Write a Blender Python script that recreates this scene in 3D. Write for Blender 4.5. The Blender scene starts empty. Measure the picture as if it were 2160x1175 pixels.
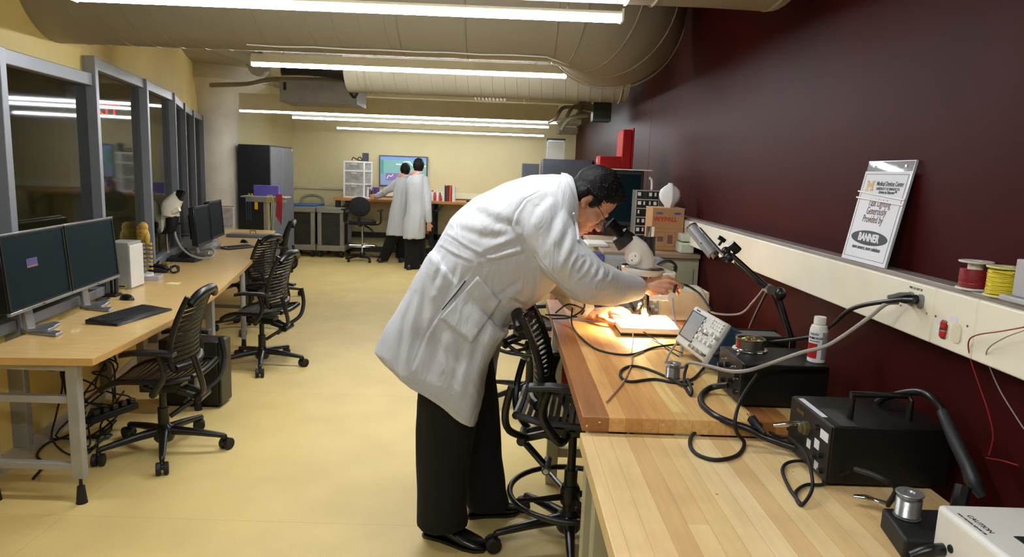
import bpy, bmesh, math, random, re
import numpy as np
from mathutils import Vector, Matrix, Euler, noise
from mathutils.bvhtree import BVHTree
random.seed(7)
S = bpy.context.scene
COL = S.collection
PI = math.pi
import math
F=1450.0; CX=1080.0; CY=587.5; EYE=(0.0,0.0,1.65)
def _basis(pitch=8.85,yaw=0.8,roll=2.12):
    p,w,a=map(math.radians,(pitch,yaw,roll))
    f=(math.sin(w)*math.cos(p),math.cos(w)*math.cos(p),-math.sin(p))
    r0=(math.cos(w),-math.sin(w),0.0)
    u0=(r0[1]*f[2]-r0[2]*f[1],r0[2]*f[0]-r0[0]*f[2],r0[0]*f[1]-r0[1]*f[0])
    ca,sa=math.cos(a),math.sin(a)
    R=tuple(ca*r0[i]+sa*u0[i] for i in range(3)); U=tuple(ca*u0[i]-sa*r0[i] for i in range(3))
    return R,U,f
RV,UV,FV=_basis()
def at(px,py,x=None,y=None,z=None):
    """world point on the plane x=, y= or z= that the photograph shows at this pixel"""
    a=(px-CX)/F; b=(CY-py)/F
    d=[FV[i]+a*RV[i]+b*UV[i] for i in range(3)]
    if x is not None: t=(x-EYE[0])/d[0]
    elif y is not None: t=(y-EYE[1])/d[1]
    else: t=(z-EYE[2])/d[2]
    return (EYE[0]+t*d[0],EYE[1]+t*d[1],EYE[2]+t*d[2])
# ---------------- camera, view, world ----------------
cam_d = bpy.data.cameras.new('camera'); cam = bpy.data.objects.new('camera', cam_d); COL.objects.link(cam)
cam_d.sensor_width = 36; cam_d.lens = F/2160*36; cam_d.clip_start = .05; cam_d.clip_end = 100
_m = Matrix((RV, UV, tuple(-v for v in FV))).transposed().to_4x4(); _m.translation = EYE
cam.matrix_world = _m
S.camera = cam
S.view_settings.view_transform = 'Standard'; S.view_settings.look = 'None'
S.view_settings.gamma = 1; S.view_settings.use_curve_mapping = False
S.view_settings.exposure = 0.07
wd = bpy.data.worlds.new('world'); S.world = wd; wd.use_nodes = True
wd.node_tree.nodes['Background'].inputs[0].default_value = (.9, .85, .7, 1)
wd.node_tree.nodes['Background'].inputs[1].default_value = .01
TUBE = 82.0      # strength of the fluorescent strips
SCOPE_W = 17.0   # watts of the microscope ring light
# ---------------- materials ----------------
def lin(c):
    return tuple(((v/255)/12.92 if v/255 <= .04045 else ((v/255+.055)/1.055)**2.4) for v in c)
MATS = {}
def mat(name, c, rough=.5, metal=0, var=.06, vs=8, bump=0, bs=200, spec=.5, coat=0, sss=0, stretch=(1,1,1), sheen=0):
    if name in MATS: return MATS[name]
    m = bpy.data.materials.new(name); m.use_nodes = True; nt = m.node_tree; N = nt.nodes; L = nt.links
    b = N['Principled BSDF']; b.inputs['Roughness'].default_value = rough; b.inputs['Metallic'].default_value = metal
    b.inputs['Specular IOR Level'].default_value = spec; b.inputs['Coat Weight'].default_value = coat
    if sheen: b.inputs['Sheen Weight'].default_value = sheen
    if sss:
        b.inputs['Subsurface Weight'].default_value = sss; b.inputs['Subsurface Radius'].default_value = (1,.35,.2); b.inputs['Subsurface Scale'].default_value = .012
    tc = N.new('ShaderNodeTexCoord'); mp = N.new('ShaderNodeMapping'); mp.inputs['Scale'].default_value = stretch
    L.new(tc.outputs['Object'], mp.inputs[0])
    nz = N.new('ShaderNodeTexNoise'); nz.inputs['Scale'].default_value = vs; nz.inputs['Detail'].default_value = 4
    L.new(mp.outputs[0], nz.inputs[0])
    r = N.new('ShaderNodeValToRGB'); l = lin(c)
    r.color_ramp.elements[0].position = .3; r.color_ramp.elements[1].position = .7
    r.color_ramp.elements[0].color = (*[max(0, v*(1-var*2)) for v in l], 1); r.color_ramp.elements[1].color = (*[min(1, v*(1+var*1.2)) for v in l], 1)
    L.new(nz.outputs[0], r.inputs[0]); L.new(r.outputs[0], b.inputs['Base Color'])
    if bump:
        n2 = N.new('ShaderNodeTexNoise'); n2.inputs['Scale'].default_value = bs; L.new(mp.outputs[0], n2.inputs[0])
        bp = N.new('ShaderNodeBump'); bp.inputs['Strength'].default_value = bump; bp.inputs['Distance'].default_value = .002
        L.new(n2.outputs[0], bp.inputs['Height']); L.new(bp.outputs[0], b.inputs['Normal'])
    MATS[name] = m; return m
def emit(name, c, s):
    if name in MATS: return MATS[name]
    m = bpy.data.materials.new(name); m.use_nodes = True; b = m.node_tree.nodes['Principled BSDF']
    b.inputs['Base Color'].default_value = (*lin(c), 1); b.inputs['Emission Color'].default_value = (*lin(c), 1); b.inputs['Emission Strength'].default_value = s
    MATS[name] = m; return m
def butcher(name, cols, w=.047, worn=0.0, gr=.5):
    m = bpy.data.materials.new(name); m.use_nodes = True; nt = m.node_tree; N = nt.nodes; L = nt.links; b = N['Principled BSDF']
    b.inputs['Roughness'].default_value = .38; b.inputs['Specular IOR Level'].default_value = .45
    tc = N.new('ShaderNodeTexCoord'); sp = N.new('ShaderNodeSeparateXYZ'); L.new(tc.outputs['Object'], sp.inputs[0])
    def M(op, a, bb=None):
        n = N.new('ShaderNodeMath'); n.operation = op
        for i, v in enumerate((a, bb)):
            if v is None: continue
            if hasattr(v, 'is_linked'): L.new(v, n.inputs[i])
            else: n.inputs[i].default_value = v
        return n.outputs[0]
    ix = M('FLOOR', M('DIVIDE', sp.outputs[0], w))
    wn = N.new('ShaderNodeTexWhiteNoise'); wn.noise_dimensions = '1D'; L.new(ix, wn.inputs['W'])
    iy = M('FLOOR', M('ADD', M('DIVIDE', sp.outputs[1], 3.6), M('MULTIPLY', wn.outputs[0], 7)))
    w2 = N.new('ShaderNodeTexWhiteNoise'); w2.noise_dimensions = '2D'; cb = N.new('ShaderNodeCombineXYZ'); L.new(ix, cb.inputs[0]); L.new(iy, cb.inputs[1]); L.new(cb.outputs[0], w2.inputs['Vector'])
    r = N.new('ShaderNodeValToRGB'); r.color_ramp.interpolation = 'CONSTANT'
    while len(r.color_ramp.elements) < len(cols): r.color_ramp.elements.new(.5)
    for i, c in enumerate(cols):
        r.color_ramp.elements[i].position = i/len(cols); r.color_ramp.elements[i].color = (*lin(c), 1)
    L.new(w2.outputs[0], r.inputs[0])
    mp = N.new('ShaderNodeMapping'); mp.inputs['Scale'].default_value = (30, 2, 30); L.new(tc.outputs['Object'], mp.inputs[0])
    nz = N.new('ShaderNodeTexNoise'); nz.inputs['Scale'].default_value = 2.2; nz.inputs['Detail'].default_value = 8; L.new(mp.outputs[0], nz.inputs[0])
    n3 = N.new('ShaderNodeTexNoise'); n3.inputs['Scale'].default_value = 7; n3.inputs['Detail'].default_value = 5; L.new(tc.outputs['Object'], n3.inputs[0])
    mx = N.new('ShaderNodeMixRGB'); mx.blend_type = 'MULTIPLY'; mx.inputs[0].default_value = gr
    rr = N.new('ShaderNodeValToRGB'); rr.color_ramp.elements[0].position = .25; rr.color_ramp.elements[0].color = (.55, .5, .42, 1); rr.color_ramp.elements[1].position = .62; rr.color_ramp.elements[1].color = (1.1, 1.08, 1.02, 1)
    L.new(nz.outputs[0], rr.inputs[0]); L.new(r.outputs[0], mx.inputs[1]); L.new(rr.outputs[0], mx.inputs[2])
    m2 = N.new('ShaderNodeMixRGB'); m2.blend_type = 'MULTIPLY'; m2.inputs[0].default_value = .25 + worn
    r3 = N.new('ShaderNodeValToRGB'); r3.color_ramp.elements[0].position = .35; r3.color_ramp.elements[0].color = (.66, .58, .48, 1); r3.color_ramp.elements[1].position = .6; r3.color_ramp.elements[1].color = (1, 1, 1, 1)
    L.new(n3.outputs[0], r3.inputs[0]); L.new(mx.outputs[0], m2.inputs[1]); L.new(r3.outputs[0], m2.inputs[2])
    # joint lines
    fr = M('ABSOLUTE', M('SUBTRACT', M('FRACT', M('DIVIDE', sp.outputs[0], w)), .5)); ln = M('GREATER_THAN', fr, .488)
    m3 = N.new('ShaderNodeMixRGB'); L.new(M('MULTIPLY', ln, .45), m3.inputs[0]); L.new(m2.outputs[0], m3.inputs[1]); m3.inputs[2].default_value = (.12, .06, .02, 1)
    # knots and burns
    vo = N.new('ShaderNodeTexVoronoi'); vo.inputs['Scale'].default_value = 9; L.new(tc.outputs['Object'], vo.inputs[0])
    kn = M('LESS_THAN', vo.outputs['Distance'], .035)
    m4 = N.new('ShaderNodeMixRGB'); L.new(M('MULTIPLY', kn, .55), m4.inputs[0]); L.new(m3.outputs[0], m4.inputs[1]); m4.inputs[2].default_value = (.08, .03, .01, 1)
    L.new(m4.outputs[0], b.inputs['Base Color'])
    bp = N.new('ShaderNodeBump'); bp.inputs['Strength'].default_value = .12; bp.inputs['Distance'].default_value = .001; L.new(nz.outputs[0], bp.inputs['Height']); L.new(bp.outputs[0], b.inputs['Normal'])
    MATS[name] = m; return m
BLK = mat('black_plastic', (20, 20, 21), .32, spec=.5)
BLKM = mat('black_matte', (15, 15, 15), .6)
RUB = mat('black_rubber', (14, 14, 14), .55)
CHR = mat('chrome', (215, 215, 215), .12, 1, var=.02)
ALU = mat('brushed_aluminium', (165, 168, 172), .35, .8, stretch=(1, 20, 1))
WHT = mat('white_plastic', (226, 224, 214), .4, var=.02)
CRM = mat('cream_enamel', (236, 231, 208), .38, var=.02, bump=.05)
GRY = mat('grey_steel', (118, 120, 122), .45, .1)
DGR = mat('dark_grey_steel', (52, 54, 58), .5, .1)
PAP = mat('white_paper', (222, 224, 230), .7, var=.015)
INK = mat('black_ink', (22, 20, 22), .6)
RED = mat('red_plastic', (178, 24, 18), .4)
YEL = mat('yellow_plastic', (222, 205, 50), .45)
# ---------------- mesh helpers ----------------
def V(*a): return Vector(a)
def cr(pts, k=6, closed=False):
    """smooth Catmull-Rom curve through points"""
    P = [Vector(p) for p in pts]; n = len(P); out = []
    if n < 3 or k < 2: return P
    for i in range(n if closed else n-1):
        a, b, c, d = (P[(i-1) % n], P[i], P[(i+1) % n], P[(i+2) % n]) if closed else (P[max(i-1, 0)], P[i], P[i+1], P[min(i+2, n-1)])
        for j in range(k):
            t = j/k; out.append(.5*((2*b)+(c-a)*t+(2*a-5*b+4*c-d)*t*t+(3*b-a-3*c+d)*t**3))
    if not closed: out.append(P[-1])
    return out
class MB:
    def __init__(s): s.bm = bmesh.new()
    def box(s, x0, x1, y0, y1, z0, z1, m=None):
        vs = [s.bm.verts.new(v) for v in ((x0,y0,z0),(x1,y0,z0),(x1,y1,z0),(x0,y1,z0),(x0,y0,z1),(x1,y0,z1),(x1,y1,z1),(x0,y1,z1))]
        if m is not None:
            for v in vs: v.co = m @ v.co
        for f in ((3,2,1,0),(4,5,6,7),(0,1,5,4),(1,2,6,5),(2,3,7,6),(3,0,4,7)): s.bm.faces.new([vs[i] for i in f])
        return s
    def bar(s, p0, p1, w, h, up=(0,0,1)):
        p0, p1 = Vector(p0), Vector(p1); d = (p1-p0); L = d.length; d.normalize(); u = Vector(up); sd = d.cross(u)
        if sd.length < 1e-4: sd = d.cross(Vector((0,1,0)))
        sd.normalize(); u = sd.cross(d)
        m = Matrix((sd, d, u)).transposed().to_4x4(); m.translation = p0
        return s.box(-w/2, w/2, 0, L, -h/2, h/2, m)
    def loft(s, rings, cap=True, closed=False):
        R = [[s.bm.verts.new(p) for p in r] for r in rings]; n = len(R[0])
        for i in range(len(R) if closed else len(R)-1):
            a, b = R[i], R[(i+1) % len(R)]
            for j in range(n): s.bm.faces.new((a[j], a[(j+1) % n], b[(j+1) % n], b[j]))
        if cap and not closed: s.bm.faces.new(list(reversed(R[0]))); s.bm.faces.new(R[-1])
        return s
    def tube(s, pts, r, n=8, k=1, closed=False, sx=1.0):
        P = cr(pts, k, closed) if k > 1 else [Vector(p) for p in pts]; m = len(P)
        rr = r if isinstance(r, (list, tuple)) else [r]*m
        if len(rr) != m: rr = [rr[min(int(i/(m-1)*(len(rr)-1)), len(rr)-2)]*(1-((i/(m-1)*(len(rr)-1)) - min(int(i/(m-1)*(len(rr)-1)), len(rr)-2))) + rr[min(int(i/(m-1)*(len(rr)-1)), len(rr)-2)+1]*((i/(m-1)*(len(rr)-1)) - min(int(i/(m-1)*(len(rr)-1)), len(rr)-2)) for i in range(m)]
        rings = []; u = None
        for i in range(m):
            t = (P[(i+1) % m]-P[i-1]) if closed else (P[min(i+1, m-1)]-P[max(i-1, 0)])
            if t.length < 1e-9: t = Vector((0,0,1))
            t.normalize()
            if u is None: u = t.orthogonal().normalized() if abs(t.z) > .9 else t.cross(Vector((0,0,1))).normalized()
            u = (u - t*u.dot(t)); u = u.normalized() if u.length > 1e-6 else t.orthogonal().normalized()
            v = t.cross(u)
            rings.append([P[i]+(u*math.cos(2*PI*j/n)*sx+v*math.sin(2*PI*j/n))*rr[i] for j in range(n)])
        return s.loft(rings, True, closed)
    def cyl(s, p0, p1, r0, r1=None, n=20): return s.tube([p0, p1], [r0, r0 if r1 is None else r1], n)
    def lathe(s, prof, c=(0,0,0), n=28, m=None):
        rings = []
        for r, z in prof:
            ring = [Vector((max(r, 1e-4)*math.cos(2*PI*j/n), max(r, 1e-4)*math.sin(2*PI*j/n), z)) for j in range(n)]
            if m is not None: ring = [m @ p for p in ring]
            rings.append([p+Vector(c) for p in ring])
        return s.loft(rings)
    def prism(s, pts, a, b, ax='z', m=None):
        def f(p, t):
            q = {'z': (p[0], p[1], t), 'y': (p[0], t, p[1]), 'x': (t, p[0], p[1])}[ax]
            return m @ Vector(q) if m is not None else Vector(q)
        s.loft([[f(p, a) for p in pts], [f(p, b) for p in pts]]); return s
    def ball(s, c, r, m=None, u=20, v=12):
        if not isinstance(r, (list, tuple)): r = (r, r, r)
        M_ = Matrix.Translation(c) @ (m.to_4x4() if m is not None else Matrix()) @ Matrix.Diagonal((*r, 1))
        bmesh.ops.create_uvsphere(s.bm, u_segments=u, v_segments=v, radius=1, matrix=M_); return s
    def chain(s, pts, rr, n=18):
        for i in range(len(pts)):
            s.ball(pts[i], rr[i], u=n, v=n//2+2)
            if i: s.cyl(pts[i-1], pts[i], rr[i-1], rr[i], n)
        return s
    def quad(s, a, b, c, d): s.bm.faces.new([s.bm.verts.new(p) for p in (a, b, c, d)]); return s
    def text(s, body, size, m, depth=.0006, align='CENTER', bold=0.0, sx=1.0):
        cu = bpy.data.curves.new('t', 'FONT'); cu.body = body; cu.size = size; cu.align_x = align; cu.align_y = 'CENTER'; cu.extrude = depth/2; cu.offset = bold; cu.resolution_u = 3
        o = bpy.data.objects.new('t', cu); COL.objects.link(o); bpy.context.view_layer.update()
        me = bpy.data.meshes.new_from_object(o.evaluated_get(bpy.context.evaluated_depsgraph_get()))
        me.transform((m.to_4x4() if m is not None else Matrix()) @ Matrix.Diagonal((sx, 1, 1, 1)))
        s.bm.from_mesh(me); bpy.data.objects.remove(o); bpy.data.curves.remove(cu); bpy.data.meshes.remove(me); return s
    def build(s, name, m, parent=None, bev=0, seg=2, ang=38, flat=False, sub=0, recenter=True, normals=True):
        if normals: bmesh.ops.recalc_face_normals(s.bm, faces=s.bm.faces)
        ca = math.cos(math.radians(ang))
        for f in s.bm.faces: f.smooth = not flat
        if not flat:
            for e in s.bm.edges:
                if len(e.link_faces) == 2: e.smooth = e.link_faces[0].normal.dot(e.link_faces[1].normal) > ca
        me = bpy.data.meshes.new(name); s.bm.to_mesh(me); s.bm.free()
        return link(name, me, m, parent, bev, seg, sub, recenter)
def link(name, me, m, parent=None, bev=0, seg=2, sub=0, recenter=True):
    me.materials.clear(); me.materials.append(m)
    o = bpy.data.objects.new(name, me); COL.objects.link(o)
    if parent is not None: o.parent = parent
    elif recenter and len(me.vertices):
        co = np.empty(len(me.vertices)*3); me.vertices.foreach_get('co', co); co = co.reshape(-1, 3)
        c = Vector(((co[:,0].min()+co[:,0].max())/2, (co[:,1].min()+co[:,1].max())/2, co[:,2].min()))
        me.transform(Matrix.Translation(-c)); o.location = c
    if bev:
        b = o.modifiers.new('bevel', 'BEVEL'); b.width = bev; b.segments = seg; b.limit_method = 'ANGLE'; b.angle_limit = math.radians(35); b.harden_normals = False
    if sub:
        b = o.modifiers.new('sub', 'SUBSURF'); b.levels = b.render_levels = sub
    return o
def thing(name, label, cat, loc=(0,0,0), rz=0, group=None, rot=None, mw=None):
    o = bpy.data.objects.new(name, None); COL.objects.link(o); o.empty_display_size = .05
    o.location = loc; o.rotation_euler = rot if rot else (0, 0, rz)
    if mw is not None: o.matrix_world = mw
    o['label'] = label; o['category'] = cat
    if group: o['group'] = group
    return o
def tag(o, label, cat, group=None):
    o['label'] = label; o['category'] = cat
    if group: o['group'] = group
    return o
def struct(o): o['kind'] = 'structure'; return o
KIDS = {}
def copy_tree(o, parent=None):
    c = o.copy(); COL.objects.link(c); c.parent = parent
    for ch in [x for x in bpy.data.objects if x.parent == o and x.name in COL.objects]: copy_tree(ch, c)
    return c
def dup(o, loc, rz, label, group=None):
    c = copy_tree(o); c.location = loc; c.rotation_euler = (0, 0, rz); c['label'] = label
    if group: c['group'] = group
    return c
def W(t):
    """(px, py, 'x'|'y'|'z', value) -> world point"""
    return Vector(at(t[0], t[1], **{t[2]: t[3]}))
def mesh_of(mb, voxel=None, smooth=0, decimate=None):
    bmesh.ops.recalc_face_normals(mb.bm, faces=mb.bm.faces)
    me = bpy.data.meshes.new('tmp'); mb.bm.to_mesh(me); mb.bm.free()
    if not voxel: return me
    o = bpy.data.objects.new('tmp', me); COL.objects.link(o)
    r = o.modifiers.new('r', 'REMESH'); r.mode = 'VOXEL'; r.voxel_size = voxel; r.use_smooth_shade = True
    if smooth: q = o.modifiers.new('s', 'SMOOTH'); q.factor = .5; q.iterations = smooth
    bpy.context.view_layer.update()
    out = bpy.data.meshes.new_from_object(o.evaluated_get(bpy.context.evaluated_depsgraph_get()))
    bpy.data.objects.remove(o); bpy.data.meshes.remove(me); return out
def npco(me):
    a = np.empty(len(me.vertices)*3); me.vertices.foreach_get('co', a); return a.reshape(-1, 3)
def npno(me):
    a = np.empty(len(me.vertices)*3); me.vertex_normals.foreach_get('vector', a) if hasattr(me, 'vertex_normals') else me.vertices.foreach_get('normal', a); return a.reshape(-1, 3)
def setco(me, a): me.vertices.foreach_set('co', a.astype(float).ravel()); me.update()
def bvh(me):
    return BVHTree.FromPolygons([tuple(v.co) for v in me.vertices], [tuple(p.vertices) for p in me.polygons])
def hit(tree, px, py, off=0):
    d = (Vector(at(px, py, y=3.0))-Vector(EYE)).normalized(); r = tree.ray_cast(Vector(EYE), d)
    return r[0]+r[1]*off if r[0] else None
# ================= the setting =================
CEIL = 2.95; WX = 1.12; YB = 13.35
CURVE = [(-2.52,-3),(-2.52,.5),(-2.52,2.2),(-2.57,3.5),(-2.70,4.52),(-2.98,5.7),(-3.275,6.8),(-3.71,7.96),(-4.1,9.05),(-4.41,10.07)]
def wx(y, off=0.0):
    for (a, b), (c, d) in zip(CURVE, CURVE[1:]):
        if y <= d or (c, d) == CURVE[-1]: t = (y-b)/(d-b); return a+(c-a)*t+off
def cpts(y0, y1, off=0.0, step=.25):
    n = max(2, int((y1-y0)/step)+1); return [(wx(y0+(y1-y0)*i/(n-1), off), y0+(y1-y0)*i/(n-1)) for i in range(n)]
# floor
fm = mat('linoleum', (224, 199, 130), .5, var=.04, vs=3, bump=.06, bs=60, spec=.35)
nt = fm.node_tree; N = nt.nodes; L = nt.links; b = N['Principled BSDF']; src = b.inputs['Base Color'].links[0].from_socket
tc = N.new('ShaderNodeTexCoord'); mp = N.new('ShaderNodeMapping'); mp.inputs['Location'].default_value = (.62, .35, 0); mp.inputs['Rotation'].default_value = (0, 0, .0)
L.new(tc.outputs['Object'], mp.inputs[0]); br = N.new('ShaderNodeTexBrick'); br.offset = 0; br.inputs['Scale'].default_value = 1; br.inputs['Brick Width'].default_value = 1.83; br.inputs['Row Height'].default_value = 1.83; br.inputs['Mortar Size'].default_value = .0022
br.inputs['Color1'].default_value = br.inputs['Color2'].default_value = (1,1,1,1); br.inputs['Mortar'].default_value = (.86,.82,.74,1); L.new(mp.outputs[0], br.inputs[0])
sp = N.new('ShaderNodeTexNoise'); sp.inputs['Scale'].default_value = 260; L.new(tc.outputs['Object'], sp.inputs[0]); sr = N.new('ShaderNodeValToRGB'); sr.color_ramp.elements[0].position = .35; sr.color_ramp.elements[0].color = (.86,.84,.8,1); sr.color_ramp.elements[1].position = .6
L.new(sp.outputs[0], sr.inputs[0])
mm = N.new('ShaderNodeMixRGB'); mm.blend_type = 'MULTIPLY'; mm.inputs[0].default_value = 1; L.new(src, mm.inputs[1]); L.new(br.outputs[0], mm.inputs[2])
m5 = N.new('ShaderNodeMixRGB'); m5.blend_type = 'MULTIPLY'; m5.inputs[0].default_value = 1; L.new(mm.outputs[0], m5.inputs[1]); L.new(sr.outputs[0], m5.inputs[2]); L.new(m5.outputs[0], b.inputs['Base Color'])
struct(MB().box(-8, 1.6, -3.2, YB+.2, -.1, 0).build('floor', fm))
WALLP = mat('beige_wall_paint', (208, 197, 150), .6, var=.02, vs=2, bump=.08, bs=150)
YELP = mat('yellow_wall_paint', (240, 216, 138), .6, var=.03, vs=2, bump=.08, bs=150)
CEILP = mat('ceiling_paint', (158, 147, 116), .7, var=.04, vs=2)
MAR = mat('maroon_panel', (58, 17, 15), .5, var=.05, vs=3, bump=.1, bs=420, spec=.045)
struct(MB().box(-8, 1.6, -3.2, YB+.2, CEIL, CEIL+.1).build('ceiling', CEILP))
struct(MB().prism([(WX,-3),(WX,5.5),(WX+.12,5.5),(WX+.12,-3)], 0, CEIL).build('wall_right', MAR, bev=.003))
struct(MB().prism([(WX,5.505),(1.31,YB),(1.45,YB),(1.26,5.505)], 0, CEIL).build('wall_right', MAR, bev=.003))
struct(MB().box(-4.2, 1.5, YB, YB+.12, 0, CEIL).build('wall_back', WALLP))
struct(MB().box(-4.22, -4.08, 10.65, YB, 0, CEIL).build('wall_left_far', WALLP))
struct(MB().box(-8, 1.6, -3.2, -3.05, 0, CEIL).build('wall_behind', WALLP))
cv = cpts(-3, 10.07)
def strip(y0, y1, t0, t1, z0, z1, step=.25):
    a = cpts(y0, y1, t0, step); c = cpts(y0, y1, t1, step); return MB().prism(a+c[::-1], z0, z1)
struct(strip(-3, 10.07, -.12, 0, 0, .74).build('wall_left', YELP, ang=50))
struct(strip(-3, 4.52, -.12, 0, 2.155, CEIL).build('wall_left_upper', YELP, ang=50))
struct(strip(4.52, 10.07, -.12, 0, 2.265, CEIL).build('wall_left_upper', YELP, ang=50))
struct(strip(-3, 10.0, .0, .012, 0, .1).build('baseboard_left', mat('baseboard', (205, 196, 172), .5)))
struct(MB().box(-4.08, 1.3, YB-.012, YB, 0, .11).build('baseboard_back', DGR))
struct(MB().box(-8, -7.9, -3.1, YB, 0, CEIL).build('wall_corridor', WALLP))
struct(MB().box(-8, -4.2, 10.6, 10.7, 0, CEIL).build('wall_corridor_end', WALLP))
# wide conduit rail along the beige back walls
rail = mat('rail_beige', (196, 190, 160), .5)
struct(MB().box(-4.08, -3.12, YB-.03, YB-.002, 1.18, 1.225).box(-4.08, -4.05, 10.9, YB, 1.18, 1.225).build('trim_1', rail, bev=.004))
struct(MB().box(-3.0, 1.28, YB-.05, YB-.002, 1.09, 1.2).build('trim_2', mat('raceway_cream', (226, 222, 190), .5), bev=.004))
# glazed partition
glass = bpy.data.materials.new('window_glass'); glass.use_nodes = True; N = glass.node_tree.nodes; L = glass.node_tree.links; N.clear()
o_ = N.new('ShaderNodeOutputMaterial'); mx = N.new('ShaderNodeMixShader'); tr = N.new('ShaderNodeBsdfTransparent'); gl = N.new('ShaderNodeBsdfGlossy'); fr = N.new('ShaderNodeLayerWeight'); pw = N.new('ShaderNodeMath'); pw.operation = 'POWER'; pw.inputs[1].default_value = 3.2; ad = N.new('ShaderNodeMath'); ad.operation = 'MULTIPLY_ADD'; ad.inputs[1].default_value = .55; ad.inputs[2].default_value = .05; nz = N.new('ShaderNodeTexNoise')
nz.inputs['Scale'].default_value = .7; bp = N.new('ShaderNodeBump'); bp.inputs['Strength'].default_value = .05; bp.inputs['Distance'].default_value = .004; L.new(nz.outputs[0], bp.inputs['Height']); L.new(bp.outputs[0], gl.inputs['Normal'])
tr.inputs[0].default_value = (.5, .53, .5, 1); gl.inputs['Roughness'].default_value = .04; fr.inputs[0].default_value = .5; L.new(fr.outputs['Facing'], pw.inputs[0]); L.new(pw.outputs[0], ad.inputs[0])
L.new(ad.outputs[0], mx.inputs[0]); L.new(tr.outputs[0], mx.inputs[1]); L.new(gl.outputs[0], mx.inputs[2]); L.new(mx.outputs[0], o_.inputs[0])
FRM = mat('grey_window_frame', (150, 153, 158), .42, .35, var=.02)
posts = [-1.2, .1, 1.25, 2.4, 3.5, 4.52, 5.7, 6.8, 7.96, 9.05, 10.0]
for i, (a, c) in enumerate(zip(posts, posts[1:])):
    top = 2.155 if c <= 4.55 else 2.265; mtop = 2.155 if c < 4.5 else 2.265; mback = .12 if abs(c-4.52) < .01 else .02
    w = MB()
    for off0, off1, z0, z1 in ((-.02, .06, top-.065, top+.01), (-.02, .07, .74, .8)):
        A_ = cpts(a+.056, c-.001, off0, .3); B_ = cpts(a+.056, c-.001, off1, .3); w.prism(A_+B_[::-1], z0, z1)
    fo = struct(w.build('window_%d' % (i+1), FRM, bev=.004))
    base = fo.location.copy()
    g = MB(); A_ = cpts(a, c, .015, .3)
    for p, q in zip(A_, A_[1:]): g.quad((p[0],p[1],.81), (q[0],q[1],.81), (q[0],q[1],top-.07), (p[0],p[1],top-.07))
    bmesh.ops.remove_doubles(g.bm, verts=g.bm.verts, dist=.0005)
    go = g.build('pane', glass, fo); go.matrix_parent_inverse = Matrix.Translation(-base)
    m_ = MB(); x0 = wx(c); x1 = wx(c+.055) if c < 9.9 else wx(c)-.03
    m_.prism([(x0-mback, c), (x0+.08, c), (x1+.08, c+.055), (x1-mback, c+.055)], .1, mtop+.01)
    mo = m_.build('mullion', FRM, fo, bev=.004); mo.matrix_parent_inverse = Matrix.Translation(-base)
# round column with flared head
cm = mat('column_paint', (205, 198, 180), .6, var=.05, vs=4, bump=.1)
tag(MB().lathe([(.36, 0), (.36, 2.15), (.375, 2.3), (.42, 2.42), (.5, 2.55), (.62, 2.68), (.75, 2.76), (.75, CEIL-.003)], (-4.36, 10.4, .002), 48).build('round_column', cm), 'round grey column with flared head between the glass wall and dark cabinet', 'column')
# right wall raceway with outlets
CH0, CH1, CX_, = 1.272, 1.408, 1.052
rc = thing('wall_raceway', 'long cream metal raceway with outlets running along the maroon wall', 'raceway', (WX, 2.0, CH0))
def rb(mb, name, m, bev=0, par=None):
    o = mb.build(name, m, par or rc, bev=bev); o.matrix_parent_inverse = Matrix.Translation(-Vector((WX, 2.0, CH0))); return o
ycut = [at(1968, 660, x=CX_)[1], at(2056, 690, x=CX_)[1]]
for a, c in ((-1, ycut[1]-.001), (ycut[1]+.001, ycut[0]-.001), (ycut[0]+.001, 5.2)):
    rb(MB().box(CX_, WX-.001, a, c, CH0, CH1), 'cover', CRM, .004)
rb(MB().box(CX_+.012, WX-.001, -1, 5.2, CH1, CH1+.012), 'top_rail', mat('rail_grey', (150, 140, 132), .5, .3), .002)
def oval(c, w, h, d, n=20, x=CX_):
    pts = []
    for j in range(n):
        a = 2*PI*j/n; q = abs(math.cos(a))**.6*math.copysign(1, math.cos(a)), abs(math.sin(a))**.6*math.copysign(1, math.sin(a)); pts.append((c[0]+q[0]*w/2, c[1]+q[1]*h/2))
    return MB().prism(pts, x-d, x+.004, 'x')
for px, py, m, nm in ((1922, 630, mat('grey_outlet', (120, 122, 125), .4), 'outlet'), (1943, 636, MATS['grey_outlet'], 'outlet')):
    p = at(px, py, x=CX_); rb(oval((p[1], p[2]), .026, .036, .004), nm, m, .001)
p = at(1992, 695, x=CX_); o = rb(oval((p[1], p[2]), .03, .046, .003), 'outlet', CHR, .001)
for dz in (-.011, .011): rb(MB().box(CX_-.007, CX_, p[1]-.009, p[1]+.009, p[2]+dz-.008, p[2]+dz+.008), 'socket', RED, .002)
p = at(2018, 703, x=CX_); rb(oval((p[1], p[2]), .034, .046, .003), 'outlet', mat('almond', (222, 215, 185), .4), .001)
sc = MB(); lt = MB()
for px, py in ((1901, 644), (1956, 661), (1975, 667), (2042, 688)):
    p = at(px, py, x=CX_); sc.cyl((CX_-.002, p[1], p[2]), (CX_, p[1], p[2]), .003, n=10)
rb(sc, 'screw', CHR)
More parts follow.
